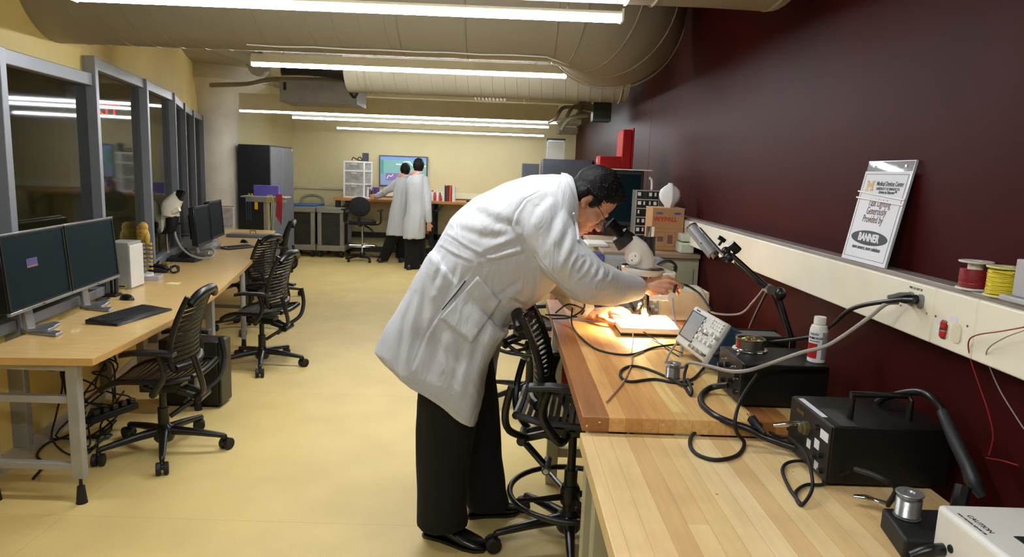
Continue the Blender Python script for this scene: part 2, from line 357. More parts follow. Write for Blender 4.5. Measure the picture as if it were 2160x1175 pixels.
# plugs
for px, py, m, lab in ((1926, 627, mat('grey_plug', (128, 128, 124), .5), 'light grey plug pushed into the left raceway outlet'), (1936, 632, BLK, 'black plug pushed into the right raceway outlet')):
    p = Vector(at(px+ (0 if m is BLK else -4), py, x=CX_)); q = MB().tube([p+V(-.004,0,0), p+V(-.03,0,0), p+V(-.045,0,-.001), p+V(-.06,.002,-.002)], [.013, .012, .008, .005], 12)
    tag(q.build('power_plug', m), lab, 'plug')
RTM = Matrix(((0,0,-1),(-1,0,0),(0,1,0)))  # text lying on a wall that faces -x
t = MB(); p = at(1932, 609, x=CX_-.0005); t.text('PNL 2-2 CKT 24', .008, Matrix.Translation(p) @ RTM.to_4x4())
rb(t, 'lettering', INK)
t = MB()
for px, py, w_, h_ in ((2012, 674, .014, .006), (1979, 679, .006, .006), (1977, 698, .006, .007)):
    p = at(px, py, x=CX_); t.box(CX_-.001, CX_, p[1]-w_, p[1]+w_, p[2]-h_, p[2]+h_)
t.bm.free()
for px, py, w_, h_ in ((2012, 674, .014, .006), (1979, 679, .006, .006), (1977, 698, .006, .007)):
    p = at(px, py, x=CX_); rb(MB().box(CX_-.001, CX_, p[1]-w_, p[1]+w_, p[2]-h_, p[2]+h_), 'sticker', PAP)
# ---------------- ducts ----------------
DUCT = mat('painted_duct', (140, 131, 110), .5, .0, var=.04, vs=2, bump=.04)
def duct(name, path, r, label, seams, hoops=(), n=48):
    tag(MB().cyl((path[1][0]*.5, path[0][1], path[0][2]+r*.9), (path[1][0]*.5, path[0][1], CEIL), .006, n=8).build('hanger_rod', GRY), 'thin steel rod holding up the '+label.split(' duct')[0]+' duct', 'rod')
    P = path; mb = MB(); mb.tube(P, r, n)
    root = tag(mb.build(name, DUCT, ang=60), label, 'duct'); base = root.location.copy()
    return root, base
def ring_at(c, d, r, th, root, base, name='seam', m=None, w=None):
    d = Vector(d).normalized(); u = d.cross(V(0,0,1)).normalized(); v = u.cross(d)
    pts = [Vector(c)+(u*math.cos(2*PI*j/48)+v*math.sin(2*PI*j/48))*(r+.001) for j in range(48)]
    o = MB().tube(pts, th, 6, closed=True).build(name, m or DUCT, root); o.matrix_parent_inverse = Matrix.Translation(-base); return o
def spiral(x0, x1, y, z, r, pitch, root, base):
    n = int((x1-x0)/pitch*30); pts = [(x0+(x1-x0)*i/n, y+(r+.0005)*math.cos(2*PI*i/30), z+(r+.0005)*math.sin(2*PI*i/30)) for i in range(n+1)]
    o = MB().tube(pts, .0035, 5).build('spiral_seam', DUCT, root); o.matrix_parent_inverse = Matrix.Translation(-base)
# big duct that turns along the maroon wall
y1, z1, r1 = 4.2, 2.762, .465
path = [(-2.95, y1, z1), (.25, y1, z1)]; R_ = .37
seams = []
for k in range(1, 8):
    a = math.radians(k*11.5); path.append((.25+R_*math.sin(a), y1+R_*(1-math.cos(a)), z1-.011*k)); seams.append((path[-1], (math.cos(a), math.sin(a), 0)))
a = math.radians(80.5); path.append((path[-1][0]+.2*math.cos(a), path[-1][1]+.12*math.sin(a), z1-.095)); seams.append((path[-1], (math.cos(a), math.sin(a), 0)))
root, base = duct('round_air_duct', path, r1, 'big round beige air duct crossing the room and elbowing along the maroon wall', seams)
for c, d in seams[::2] + [((-.62, y1, z1), (1,0,0)), ((-.25, y1, z1), (1,0,0)), ((.25, y1, z1), (1,0,0)), (seams[-1])]: ring_at(c, d, r1, .005, root, base)
spiral(-2.6, -.66, y1, z1, r1, .14, root, base)
o = MB().tube([(-1.5+.19*i, y1-.12+.003*math.sin(i*2), z1-.455-.004*(i%2)) for i in range(10)]+[(.35,y1+.0,z1-.48)], .004, 6).build('cable', WHT, root); o.matrix_parent_inverse = Matrix.Translation(-base)
# nearest duct at the very top
y0, z0 = 2.62, 2.675
root, base = duct('round_air_duct', [(-2.6, y0, z0), (.75, y0, z0), (.98, y0+.02, z0)], .4, 'round beige duct nearest the camera along the top edge of the view', [])
for x in (.42, .52, .95): ring_at((x, y0, z0), (1,0,0), .4, .006, root, base)
# farther thin spiral duct
y2, z2 = 6.0, 2.52
root, base = duct('round_air_duct', [(-1.35, y2, z2), (-1.15, y2, z2), (.99, y2, z2)], .26, 'slimmer spiral duct farther back below the large duct', [])
spiral(-1.3, .97, y2, z2, .26, .1, root, base)
for x in (-1.18, .93): ring_at((x, y2, z2), (1,0,0), .26, .008, root, base)
# air handling box with black hose and straps
vb = thing('air_terminal_box', 'grey sheet metal air box hung from the ceiling with black insulated hose', 'ventilation box', (-1.99, 7.5, 2.28))
MB().box(-.4, .4, -.1, .4, .0, .23).build('housing', mat('duct_grey', (140, 134, 120), .5, .2), vb, bev=.006)
MB().box(-.36, -.33, -.103, -.1, .12, .2).build('label_slot', BLKM, vb)
MB().tube([(-.35, -.25, .33), (0, -.28, .33), (.35, -.25, .3), (.55, -.28, .24)], .08, 20, k=6).build('insulated_hose', BLKM, vb)
for x in (-.4, .45): MB().tube([(x, -.27, .33), (x+.09, -.27, .32)], .087, 20).build('hose_collar', mat('tape_beige', (196, 188, 160), .6), vb)
MB().tube([(.3,-.25,.25),(.34,-.27,.16),(.4,-.25,.06),(.44,-.25,.1),(.46,-.25,.2)], .012, 8, k=6).build('strap', BLKM, vb)
# pipes near the curved soffit
def pipe(pts, r, lab, m=DUCT, k=6): return tag(MB().tube(pts, r, 14, k=k).build('ceiling_pipe', m), lab, 'pipe')
pipe([(-2.85,5.6,2.66),(-2.6,6.3,2.66),(-2.4,6.8,2.62)], .08, 'thick beige pipe angling down beside the yellow soffit')
pipe([(-3.9,9.3,2.62),(-3.3,9.0,2.62),(-2.6,8.2,2.6),(-1.2,8.1,2.6),(1.0,8.1,2.6)], .03, 'long thin beige pipe crossing the ceiling above the far lights')
pipe([(-2.55,7.2,2.6),(-2.6,7.45,2.62),(-2.75,7.6,2.75),(-2.75,7.6,2.9)], .09, 'short flexible ribbed elbow beside the air box', mat('flex', (150, 142, 120), .5))
pipe([(-3.5,7.6,2.88),(-3.0,8.4,2.82),(-2.0,8.6,2.8),(1.1,8.7,2.8)], .02, 'slim sprinkler pipe close to the ceiling', DUCT)
# ceiling register
rg = MB()
for i in range(9): rg.box(-.42+i*.045, -.40+i*.045, 8.4, 8.9, 2.52, 2.6)
rg.box(-.45, .02, 8.38, 8.92, 2.6, 2.63).box(-.3,-.27,8.6,8.63,2.63,CEIL)
tag(rg.build('slatted_grille', mat('grille', (190, 182, 158), .5)), 'small beige slatted grille hung under the ceiling above the far lights', 'grille')
tag(MB().cyl((-1.25, 7.9, 2.56), (-1.25, 7.9, 2.6), .06, .05).cyl((-1.25, 7.9, 2.6), (-1.25, 7.9, CEIL), .012).build('smoke_detector', WHT), 'small round white detector under the ceiling behind the spiral duct', 'detector')
# conduit bundle and junction box by maroon wall
jb = thing('junction_box', 'dark green metal junction box on the maroon wall near the ceiling', 'electrical box', W((1262, 235, 'y', 7.0)))
MB().box(-.06, .12, -.08, .1, -.1, .1).build('box', mat('green_box', (60, 70, 62), .5), jb, bev=.004)
for i in range(3):
    p = W((1232-i*20, 222+i*2, 'y', 7.0)); q = W((1212-i*20, 250, 'y', 7.0)); tag(MB().tube([W((1250, 224+5*i, 'y', 7.0)), p, q, q+V(-.02, .8, .02)], .018, 10, k=5).build('conduit_pipe', DUCT), 'pale conduit pipe bending out of the green junction box', 'pipe', 'conduits at the junction box')
tag(MB().tube([W((1240, 243, 'y', 6.9)), W((1215, 246, 'y', 6.9)), W((1196, 255, 'y', 6.9)), W((1183, 275, 'y', 6.9))], .022, 10, k=6).build('conduit_pipe', DUCT), 'thick pale conduit curving down just right of the far lights', 'pipe')
for i, (a, c) in enumerate(((250, 262), (268, 282))):
    p = W((1180, a, 'y', 11+i)); q = W((1226, c, 'y', 11+i)); tag(MB().box(p.x, min(q.x, 1.2), p.y, p.y+.5, q.z, p.z).build('ceiling_beam', mat('beam_paint', (150, 145, 125), .6)), ['upper', 'lower'][i]+' short grey beam at the ceiling beside the maroon wall', 'beam')
# ---------------- strip lights ----------------
TL = emit('fluorescent_lens', (244, 248, 255), TUBE)
HS = mat('light_housing', (232, 226, 204), .5, var=.02)
TF = emit('far_fluorescent_lens', (244, 248, 255), TUBE*.5)
TM = emit('middle_fluorescent_lens', (244, 248, 255), TUBE*1.7)
def lamp(x0, x1, y, z, hh, lab, hooks=False, w=.05):
    t = thing('strip_light', lab, 'ceiling light', ((x0+x1)/2, y, z), group='long fluorescent strip lights')
    h = (x1-x0)/2
    MB().box(-h, h, -w/2, w/2, 0, .022).build('lens', TL if y < 4 else TM if y < 6 else TF, t, bev=.004)
    MB().box(-h, h, -w/2-.006, w/2+.006, .0225, .0225+hh).build('housing', HS, t, bev=.003)
    for x in (-h*.8, h*.8): MB().cyl((x, 0, .02+hh), (x, 0, CEIL-z), .005, n=8).build('hanger', HS, t)
    for x in (-h, h): MB().box(x-.004, x+.004, -w/2-.008, w/2+.008, -.002, .04+hh*.3).build('end_cap', HS, t)
lamp(-1.66, .42, 2.74, 2.228, .012, 'nearest and brightest strip light, along the top edge of the view', w=.045)
lamp(-1.66, .42, .5, 2.228, .012, 'unseen strip light added above the camera to brighten the near bench and raceway')  # extra lamp out of view, added to brighten the near bench and raceway
lamp(-1.82, .405, 5.05, 2.32, .06, 'second strip light, just below the large round duct')
lamp(-3.6, .67, 9.5, 2.31, .22, 'third strip light with a deep beige housing above it')
lamp(-3.2, .61, 10.5, 2.31, .14, 'fourth strip light, second lowest on the far side')
lamp(-3.0, .64, 12.4, 2.28, .03, 'farthest and lowest strip light before the back wall')
# ================= left desk =================
DZ = .73
LAM = mat('maple_laminate', (226, 188, 118), .35, var=.05, vs=5, stretch=(1, 8, 1), coat=.15)
EDGE = mat('laminate_edge', (205, 160, 92), .45, var=.05)
LEG = mat('painted_steel_leg', (158, 158, 152), .45, .2)
front = cr([(-1.87,3.08,0),(-1.885,3.5,0),(-1.94,4.28,0),(-2.09,5.17,0),(-2.45,6.78,0),(-2.95,8.77,0),(-3.14,9.46,0)], 5)
back = [(wx(y, .13), y) for y in [3.04+i*(9.44-3.04)/24 for i in range(25)]]
outl = [(p[0], p[1]) for p in front] + back[::-1]
desk = thing('worktop_desk', 'long curved maple laminate desk along the glass wall', 'desk', (-2.2, 5, 0)); dT = Matrix.Translation((2.2, -5, 0))
def dk(mb, name, m, bev=0): o = mb.build(name, m, desk, bev=bev); o.matrix_parent_inverse = dT; return o
dk(MB().prism(outl, DZ-.002, DZ), 'laminate_surface', LAM)
dk(MB().prism(outl, DZ-.036, DZ-.0025), 'worktop', EDGE, .002)
def legframe(y, x1):
    x0 = wx(y)+.16
    for x in (x1, x0):
        dk(MB().bar((x,y,.13), (x,y,DZ-.036), .055, .045, up=(0,1,0)), 'leg', LEG, .004); dk(MB().lathe([(.026,0),(.024,.01),(.017,.085),(.008,.087),(.008,.14)], (x, y, 0)), 'foot', RUB)
    for z in (.17, .5, DZ-.072): dk(MB().box(x0, x1, y-.018, y+.018, z, z+.035), 'crossbar', LEG, .003)
legframe(3.12, -1.985); legframe(4.95, -2.13); legframe(6.9, -2.58)
for (x, y) in ((-2.0, 4.42), (-2.27, 5.95), (-2.8, 8.1)):
    dk(MB().cyl((x, y, .1), (x, y, DZ-.036), .022), 'leg', LEG); dk(MB().lathe([(.024,0),(.018,.1)], (x, y, 0)), 'foot', RUB)
# ---------------- monitors ----------------
SCR = mat('lcd_screen', (11, 32, 38), .5, var=.02, spec=.08)
def monitor(name, lab, loc, rz, w=.475, h=.3, group=None, silver=True, lift=.1):
    t = thing(name, lab, 'monitor', loc, rz, group)
    T_ = Matrix.Translation((0, 0, lift)) @ Matrix.Rotation(math.radians(-4), 4, 'X')
    MB().box(-w/2, w/2, 0, .05, 0, h, T_).box(-w/3, w/3, .05, .085, h*.15, h*.8, T_).build('casing', BLK, t, bev=.006)
    e = .014
    for z0, z1 in ((h-.004, h+.006), (-.012, .004)): MB().box(-w/2-.003, w/2+.003, -.006, .012, z0, z1, T_).build('trim', ALU if silver else BLK, t, bev=.002)
    f = MB(); f.box(-w/2, -w/2+e, -.005, 0, 0, h, T_).box(w/2-e, w/2, -.005, 0, 0, h, T_).box(-w/2, w/2, -.005, 0, 0, e, T_).box(-w/2, w/2, -.005, 0, h-e, h, T_)
    f.build('bezel', BLK, t)
    MB().box(-w/2+e, w/2-e, -.0015, -.0005, e, h-e, T_).build('screen', SCR, t)
    # stand: slanting neck and V shaped foot
    n = MB(); n.bar((0, .07, .018), (0, .10, lift+.12), .075, .022, up=(0,1,0)); n.bar((0, .075, .02), (0, -.035, .02), .075, .016); n.build('neck', ALU, t, bev=.004)
    f = MB(); f.prism([(-.035,.06),(-.10,-.1),(-.03,-.1),(.0,-.01),(.03,-.01),(.17,-.0),(.2,.045),(.03,.11),(-.02,.1)], .001, .018)
    f.build('foot', ALU, t, bev=.005)
    MB().text('DELL', .012, T_ @ Matrix.Translation((0, -.0068, -.004)) @ Matrix.Rotation(PI/2, 4, 'X'), .0005).build('lettering', INK, t)
    return t
def face(p):  # rotation so that local -y faces towards p direction
    return math.atan2(p[0], -p[1])
A0 = Vector(at(8, 770, y=3.32)); A1 = Vector(at(148, 613, y=3.78))
print('mon', A0, A1)
m1 = monitor('computer_monitor', 'nearest black monitor with a small notice on its dark screen', (-2.375, 3.52, DZ), math.radians(97.6), w=.6, h=.375, lift=.16, group='front pair of monitors')
MB().box(-.1, .0, -.0025, -.002, .205, .24, Matrix.Translation((0,0,.16)) @ Matrix.Rotation(math.radians(-4), 4, 'X')).build('notice', emit('notice_blue', (70, 62, 110), .25), m1)
MB().box(-.1, .0, -.0028, -.0024, .195, .205, Matrix.Translation((0,0,.16)) @ Matrix.Rotation(math.radians(-4), 4, 'X')).build('notice_line', emit('notice_tan', (130, 90, 70), .25), m1)
m2 = monitor('computer_monitor', 'second black monitor, joined to the nearest one, with a blank dark screen', (-2.455, 4.135, DZ), math.radians(97.2), w=.615, h=.375, lift=.16, group='front pair of monitors')
m3 = monitor('computer_monitor', 'far desk monitor seen edge on, nearer of that pair', (at(431,470,y=6.7)[0],6.7,DZ), math.radians(99), w=.5, h=.36, silver=False, lift=.12)
m4 = monitor('computer_monitor', 'far desk monitor seen edge on, the one beside the binders', (at(460,470,y=7.3)[0],7.3,DZ), math.radians(99), w=.5, h=.37, silver=False, lift=.13)
# ---------------- keyboards, mice ----------------
def keyboard(lab, c, rz, s=1.0):
    t = thing('keyboard', lab, 'keyboard', c, rz)
    prof = [(-.115*s, .0), (.085*s, .0), (.085*s, .026*s), (.02*s, .022*s), (-.06*s, .014*s), (-.115*s, .008*s)]
    MB().loft([[(x, p[0], p[1]) for p in prof] for x in (-.235*s, .235*s)]).build('body', BLK, t, bev=.005)
    k = MB()
    for r in range(6):
        yy = (.07-r*.0195)*s; zz = (.0255-r*.0021)*s; n = 15 if r < 5 else 9; x = -.215*s
        for i in range(19):
            wk = .0185*s
            if r == 5 and 3 <= i <= 8:
                if i == 3: k.box(x+i*.0225*s, x+(8*.0225+.0185)*s, yy-.008*s, yy+.008*s, zz-.003*s, zz+.004*s)
                continue
            k.box(x+i*.0225*s, x+i*.0225*s+wk, yy-.008*s, yy+.008*s, zz-.003*s, zz+.004*s)
    k.build('keys', BLKM, t, bev=.0012, seg=1)
    MB().box(-.23*s, .23*s, -.114*s, -.062*s, .009*s, .0145*s).build('palm_rest', mat('charcoal_plastic', (40, 41, 44), .35), t, bev=.003)
    return t
p = at(272, 668, z=DZ); keyboard('black keyboard on the desk in front of the nearest chair', (p[0], p[1], DZ), math.radians(80))
p = at(502, 523, z=DZ); keyboard('small black keyboard at the far end of the curved desk', (p[0], p[1], DZ), math.radians(60), .8)
def mouse(lab, c, rz):
    t = thing('computer_mouse', lab, 'mouse', c, rz)
    mb = MB(); mb.ball((0, 0, .0), (.032, .056, .038)); bmesh.ops.bisect_plane(mb.bm, geom=mb.bm.verts[:]+mb.bm.edges[:]+mb.bm.faces[:], plane_co=(0,0,.001), plane_no=(0,0,-1), clear_outer=True)
    mb.build('body', BLK, t); MB().cyl((-.004, .03, .03), (.004, .03, .03), .009).build('wheel', mat('grey_trim', (120,122,126), .3), t); return t
p = at(268, 632, z=DZ); mouse('black mouse behind the nearer keyboard', (p[0], p[1], DZ), math.radians(70))
p = at(515, 512, z=DZ); mouse('black mouse behind the far keyboard', (p[0], p[1], DZ), math.radians(60))
# ---------------- desk objects ----------------
def box_thing(name, lab, cat, c, rz, dims, m, bev=.004):
    t = thing(name, lab, cat, c, rz); MB().box(-dims[0]/2, dims[0]/2, -dims[1]/2, dims[1]/2, 0, dims[2]).build('body', m, t, bev=bev); return t
PCW = mat('pale_grey_metal', (172, 172, 166), .4, .15)
p = at(272, 612, z=DZ); pc = box_thing('desktop_computer', 'pale grey upright computer case behind the second monitor', 'computer', (p[0]-.085, p[1]+.12, DZ), math.radians(4), (.15, .2, .33), PCW)
MB().box(.0755, .085, -.1, .1, .01, .31).build('front_panel', WHT, pc, bev=.003); MB().box(-.07, .05, -.1015, -.1, .012, .03).build('label', YEL, pc)
MB().box(-.065, -.04, -.102, -.1, .016, .026).box(-.02, .04, -.102, -.1, .016, .026).build('label_print', INK, pc)
g = struct  # placeholder alias not used
p = at(318, 590, z=DZ); nb = box_thing('network_switch', 'small grey box with a white disc on top, beside the upright computer', 'device', (p[0], p[1], DZ), math.radians(10), (.15, .11, .035), mat('pale_grey_plastic', (176,176,180), .4))
MB().cyl((-.02,0,.035), (-.02,0,.042), .045, .04).build('disc', WHT, nb)
p = at(366, 598, z=DZ); tag(MB().prism([(-.045,-.03),(.045,-.035),(.05,.03),(-.04,.04)], 0, .003).build('sticky_note', mat('pale_yellow_paper', (240, 232, 170), .7)), 'pale yellow note lying alone on the curved desk', 'paper').location = (p[0], p[1], DZ)
# black mess of cables and headset
p = Vector(at(330, 574, z=DZ)); ph = thing('black_telephone', 'black phone tangle of cord on the desk before the left microscope', 'phone', p)
MB().prism([(-.1,-.05),(.1,-.045),(.085,.05),(-.09,.05)], 0, .03).build('body', BLKM, ph, bev=.01); MB().tube([(-.09,0,.03),(-.04,0,.05),(.04,.0,.05),(.09,.01,.03)], .016, k=5).build('handset', BLK, ph)
MB().tube([(.09,0,.02),(.14,.0,.05),(.17,-.02,.06),(.19,-.03,.02),(.15,-.05,.01),(.13,-.02,.05),(.17,.02,.05),(.18,0,.01)], .008, k=6).build('cord', BLKM, ph)
MB().tube([(-.02,0,.05),(.0,.02,.07),(.02,.01,.09)], .008, k=4).build('hook', BLKM, ph)
# spine model
p = Vector(at(306, 560, y=5.45)); p.z = DZ; BONE = mat('bone_yellow', (214, 172, 78), .5); BW = mat('bone_white', (225, 215, 185), .5)
sm = thing('spine_model', 'yellow and white anatomical spine model standing behind the computer case', 'model', p, math.radians(-20))
MB().cyl((0,0,0), (0,0,.015), .06).build('base', WHT, sm)
f = MB()
for i in range(7): z = .05+.033*i; f.ball((.01*math.sin(i), 0, z), (.026,.024,.013)); f.box(.015, .075, -.008, .008, z-.005, z+.006)
f.build('vertebrae', BW, sm)
f = MB(); [f.tube([(.02,.0,.06+.033*i),(.06,-.02,.055+.033*i),(.085,0,.06+.033*i)], .006, 6, k=4) for i in range(7)]; f.build('nerves', BONE, sm)
f = MB(); f.ball((-.02,0,.33), (.07,.03,.07)).ball((.0,0,.38), (.045,.025,.04)).ball((.03,0,.30), (.03,.02,.06)); f.build('pelvis_bone', BONE, sm)
f = MB(); [f.ball((-.03+.03*j, -.03, .31+.03*i), .008) for i in range(3) for j in range(2)]; f.build('openings', mat('bone_dark', (120,80,30), .6), sm)
# ---------------- section lofts (outline pairs given in the photo, real depth) ----------------
def secloft(mb, secs, n=28, p=2.2):
    rings = []
    for (tx, ty, bx, by, Y, w) in secs:
        T_ = Vector(at(tx, ty, y=Y)); B_ = Vector(at(bx, by, y=Y)); c = (T_+B_)/2; h = (T_-B_)/2; ring = []
        for j in range(n):
            a = 2*PI*j/n; ca, sa = math.cos(a), math.sin(a)
            ring.append(c+h*math.copysign(abs(ca)**(2/p), ca)+V(0,1,0)*w*math.copysign(abs(sa)**(2/p), sa))
        rings.append(ring)
    return mb.loft(rings)
# left stereo microscope
SM = mat('microscope_cream', (228, 222, 196), .3, var=.015, coat=.3)
yl = at(372, 553, z=DZ)[1]+.14; b0 = Vector(at(372, 553, z=DZ)); b0.y = yl; mic = thing('stereo_microscope', 'cream stereo microscope on a boom stand on the left desk', 'microscope', b0); mT = Matrix.Translation(-b0)
def mk(mb, name, m, par=mic, T_=None, **k): o = mb.build(name, m, par, **k); o.matrix_parent_inverse = T_ or mT; return o
mk(MB().box(b0.x-.17, b0.x+.16, yl-.14, yl+.12, DZ, DZ+.03), 'base', BLKM, bev=.006)
mk(MB().prism([(b0.x-.05, DZ+.03),(b0.x+.12, DZ+.03),(b0.x+.02, DZ+.12)], yl-.01, yl+.01, 'y'), 'base_rib', BLKM)
px_ = at(354, 540, y=yl)[0]; mk(MB().cyl((px_, yl, DZ), (px_, yl, DZ+.42), .016), 'pole', CHR)
mk(secloft(MB(), [(368,404,385,426,yl-.02,.035),(358,412,380,440,yl-.02,.045),(344,425,378,446,yl-.02,.055),(340,438,374,452,yl-.02,.055),(341,452,372,458,yl-.02,.05)]), 'head', SM)
mk(MB().cyl(W((366,446,'y',yl-.05)), W((379,441,'y',yl-.05)), .028, .02), 'zoom_knob', SM)
mk(secloft(MB(), [(374,400,394,402,yl-.02,.03),(368,416,386,424,yl-.02,.032)]), 'eyepiece', BLK)
for d in (-.03, .03):
    mk(MB().cyl(W((380,418,'y',yl-.02+d)), W((389,402,'y',yl-.02+d)), .018, .024), 'eyepiece', BLK)
mk(MB().prism([tuple(at(a, b, y=yl)[i] for i in (0, 2)) for a, b in ((325,452),(342,452),(376,449),(378,456),(350,466),(346,492),(336,492),(330,470))], yl-.03, yl+.02, 'y'), 'bracket', SM, bev=.004)
mk(MB().cyl(W((322,463,'y',yl-.06)), W((335,463,'y',yl+.06)), .028), 'focus_knob', SM)
mk(secloft(MB(), [(350,460,376,455,yl-.01,.05),(352,475,374,475,yl-.01,.05),(348,482,372,484,yl-.01,.04),(338,494,368,492,yl-.01,.03)]), 'clamp', BLKM)
mk(MB().cyl(W((318,472,'y',yl-.05)), W((332,476,'y',yl-.05)), .03).cyl(W((326,480,'y',yl-.03)), W((326,500,'y',yl-.03)), .02).cyl(W((340,470,'y',yl)), W((383,472,'y',yl)), .008), 'knob', BLKM)
GC = mat('grey_cable', (150, 148, 140), .45)
mk(MB().tube([W((368,486,'y',yl)), W((373,505,'y',yl-.02)), W((385,525,'y',yl-.06)), W((408,541,'y',yl-.1)), W((440,545,'y',yl-.1)), W((453,535,'y',yl-.06)), W((446,525,'y',yl)), W((425,527,'y',yl+.05))], .011, 10, k=8), 'light_guide', GC)
# clear bin behind the microscope
clr = mat('clear_plastic', (215, 222, 224), .1, spec=.5); clr.node_tree.nodes['Principled BSDF'].inputs['Alpha'].default_value = .35
p = Vector(at(395, 532, z=DZ)); p.y += .28; p.x -= .02; t = thing('clear_plastic_bin', 'clear plastic bin behind the left microscope', 'bin', p, .2)
f = MB(); f.box(-.18,.18,-.12,.12,0,.004); [f.box(*q) for q in ((-.18,-.176,-.12,.12,0,.12),(.176,.18,-.12,.12,0,.12),(-.18,.18,-.12,-.116,0,.12),(-.18,.18,.116,.12,0,.12))]; f.build('walls', clr, t)
p2_ = p+V(0,0,.006); t = thing('white_box', 'small white carton standing inside the clear bin', 'box', p2_+V(.02,-.02,0), .3); MB().box(-.06,.05,-.03,.05,0,.07).box(.055,.075,-.03,.03,0,.09).build('body', PAP, t, bev=.002)
def speaker(lab, c, h):
    t = thing('desk_speaker', lab, 'speaker', c, math.radians(60)); MB().prism([(-.04,-.05),(.04,-.05),(.03,.05),(-.03,.05)], 0, h).build('cabinet', BLK, t, bev=.006); MB().lathe([(.03,0),(.02,.004),(.006,.006)], (0,-.051,h*.5), m=Matrix.Rotation(PI/2,4,'X')).build('cone', DGR, t)
speaker('shorter black speaker on the desk behind the clear bin', W((392, 524, 'z', DZ))+V(-.08,.12,0), .13); speaker('taller black speaker beside the far monitors', W((412, 522, 'z', DZ))+V(-.08,.45,0), .27)
p = Vector(at(524, 500, z=DZ)); t = thing('flat_grey_case', 'flat grey instrument case lying at the far end of the curved desk', 'case', p, math.radians(-2)); MB().box(-.24,.3,-.1,.1,0,.04).build('shell', mat('case_grey', (120,121,124), .4), t, bev=.008); MB().tube([(.0,.06,.04),(.0,.06,.075),(.07,.06,.075),(.07,.06,.04)], .005).build('handle', BLKM, t)
p = Vector(at(492, 484, z=DZ))
for i, (w_, h_, m_, l_) in enumerate(((.25,.31,PAP,'white framed certificate leaning at the far end of the desk'),(.1,.2,mat('brown_cover',(110,60,40),.5),'brown covered book standing before the white framed sheet'),(.07,.21,BLKM,'black book standing in front of the brown one'))):
    q = p+V(-.11-.07*i, -.02-.12*i, 0); t = thing('framed_sheet' if i == 0 else 'book', l_, 'frame' if i == 0 else 'book', q, math.radians(12))
    MB().box(-w_/2,w_/2,-.012,.012,0,h_).build('board' if i == 0 else 'cover', m_, t, bev=.002)
    if i == 0: MB().box(-w_/2+.015,w_/2-.015,-.013,-.012,.02,h_-.02).build('print', mat('grey_print',(190,190,192),.6,var=.15,vs=30), t); MB().box(-w_/2-.003,w_/2+.003,-.015,.014,h_,h_+.006).build('edge', mat('brown_cover',(110,60,40),.5), t)
    if i == 1: MB().box(-.03,.035,-.0135,-.012,.02,.15).build('picture', mat('tan_print',(200,160,110),.5,var=.2,vs=40), t)
# phone cradle behind monitors
p = Vector(at(242, 628, z=DZ)); t = thing('webcam_stand', 'small black and silver stand between the second monitor and the computer case', 'device', p+V(-.05,.05,0)); MB().box(-.05,.05,-.04,.04,0,.02).box(-.012,.012,-.01,.01,.02,.14).box(.03,.045,-.02,.01,.02,.17).build('body', BLKM, t, bev=.003); MB().box(-.045,.0,-.015,.0,.02,.16).build('plate', ALU, t, bev=.002)
def cable(pts, r, lab, m=BLKM, name='cable', k=8, cat='cable', n=8): return tag(MB().tube([W(q) if isinstance(q[2], str) else Vector(q) for q in pts], r, n, k=k).build(name, m), lab, cat)
z_ = DZ+.006
cable([(50,655,'z',z_),(75,650,'z',z_+.02),(100,642,'z',z_),(128,650,'z',z_+.01),(110,658,'z',z_),(85,655,'z',z_)], .004, 'black cable looping on the desk behind the nearest monitor foot')
cable([(140,632,'z',z_),(170,622,'z',z_+.02),(200,615,'z',z_),(215,619,'z',z_),(180,627,'z',z_)], .004, 'black cable looping behind the second monitor foot')
cable([(416,505,'z',z_+.05),(440,515,'z',z_),(455,505,'z',z_+.02),(462,492,'z',z_+.06),(455,485,'z',z_+.12)], .006, 'black cable hanging behind the far monitors')
# tower under desk with cables and strip
t = thing('computer_tower', 'black computer tower standing on the floor under the curved desk', 'computer', (-2.0, 4.55, 0), math.radians(0)); MB().box(-.27,.12,-.09,.09,.02,.46).build('case', mat('satin_black_metal',(34,33,30),.4,.3), t, bev=.008)
MB().box(.12,.14,-.09,.09,.02,.46).build('front_panel', BLK, t, bev=.008); MB().box(-.25,.1,-.07,.07,0,.02).build('feet', RUB, t)
random.seed(3)
for i in range(9):
    x = -2.35-.1*random.random(); y = 3.65+.5*random.random(); pts = [(x, y, .55+.12*random.random())]
    for k in range(6): pts.append((x+random.uniform(-.12,.14), y+random.uniform(-.25,.25), max(.02, .45-.09*k+random.uniform(-.05,.06))))
    pts.append((x+.1, y+random.uniform(-.3,.3), .012))
    tag(MB().tube(pts, .0055, 6, k=6).build('power_cable', BLKM), 'black power cable in the tangle under the near part of the curved desk', 'cable', 'tangled cables under the near desk')
cable([(200,825,'z',.02),(160,905,'z',.012),(100,935,'z',.012),(78,960,'z',.012),(92,980,'z',.012),(70,1010,'z',.012)], .007, 'thick black cable snaking over the floor beside the nearest desk leg')
cable([(215,850,'z',.012),(150,915,'z',.012),(90,930,'z',.012),(50,965,'z',.012)], .005, 'thin black cable on the floor against the white skirting', k=6)
p = Vector((-2.3, 3.95, .12)); t = thing('power_strip', 'black power strip hanging in the cables under the desk', 'power strip', p, 1.2); MB().box(-.16,.16,-.03,.03,0,.04).build('body', BLKM, t, bev=.005); f = MB(); [f.box(-.13+.06*i,-.09+.06*i,-.02,.02,.04,.07) for i in range(5)]; f.build('plugs', BLK, t, bev=.004)
cable([(442,797,'z',.12),(452,803,'z',.14),(455,818,'z',.10),(446,832,'z',.06)], .003, 'short pale wire looping out of the computer tower', WHT)
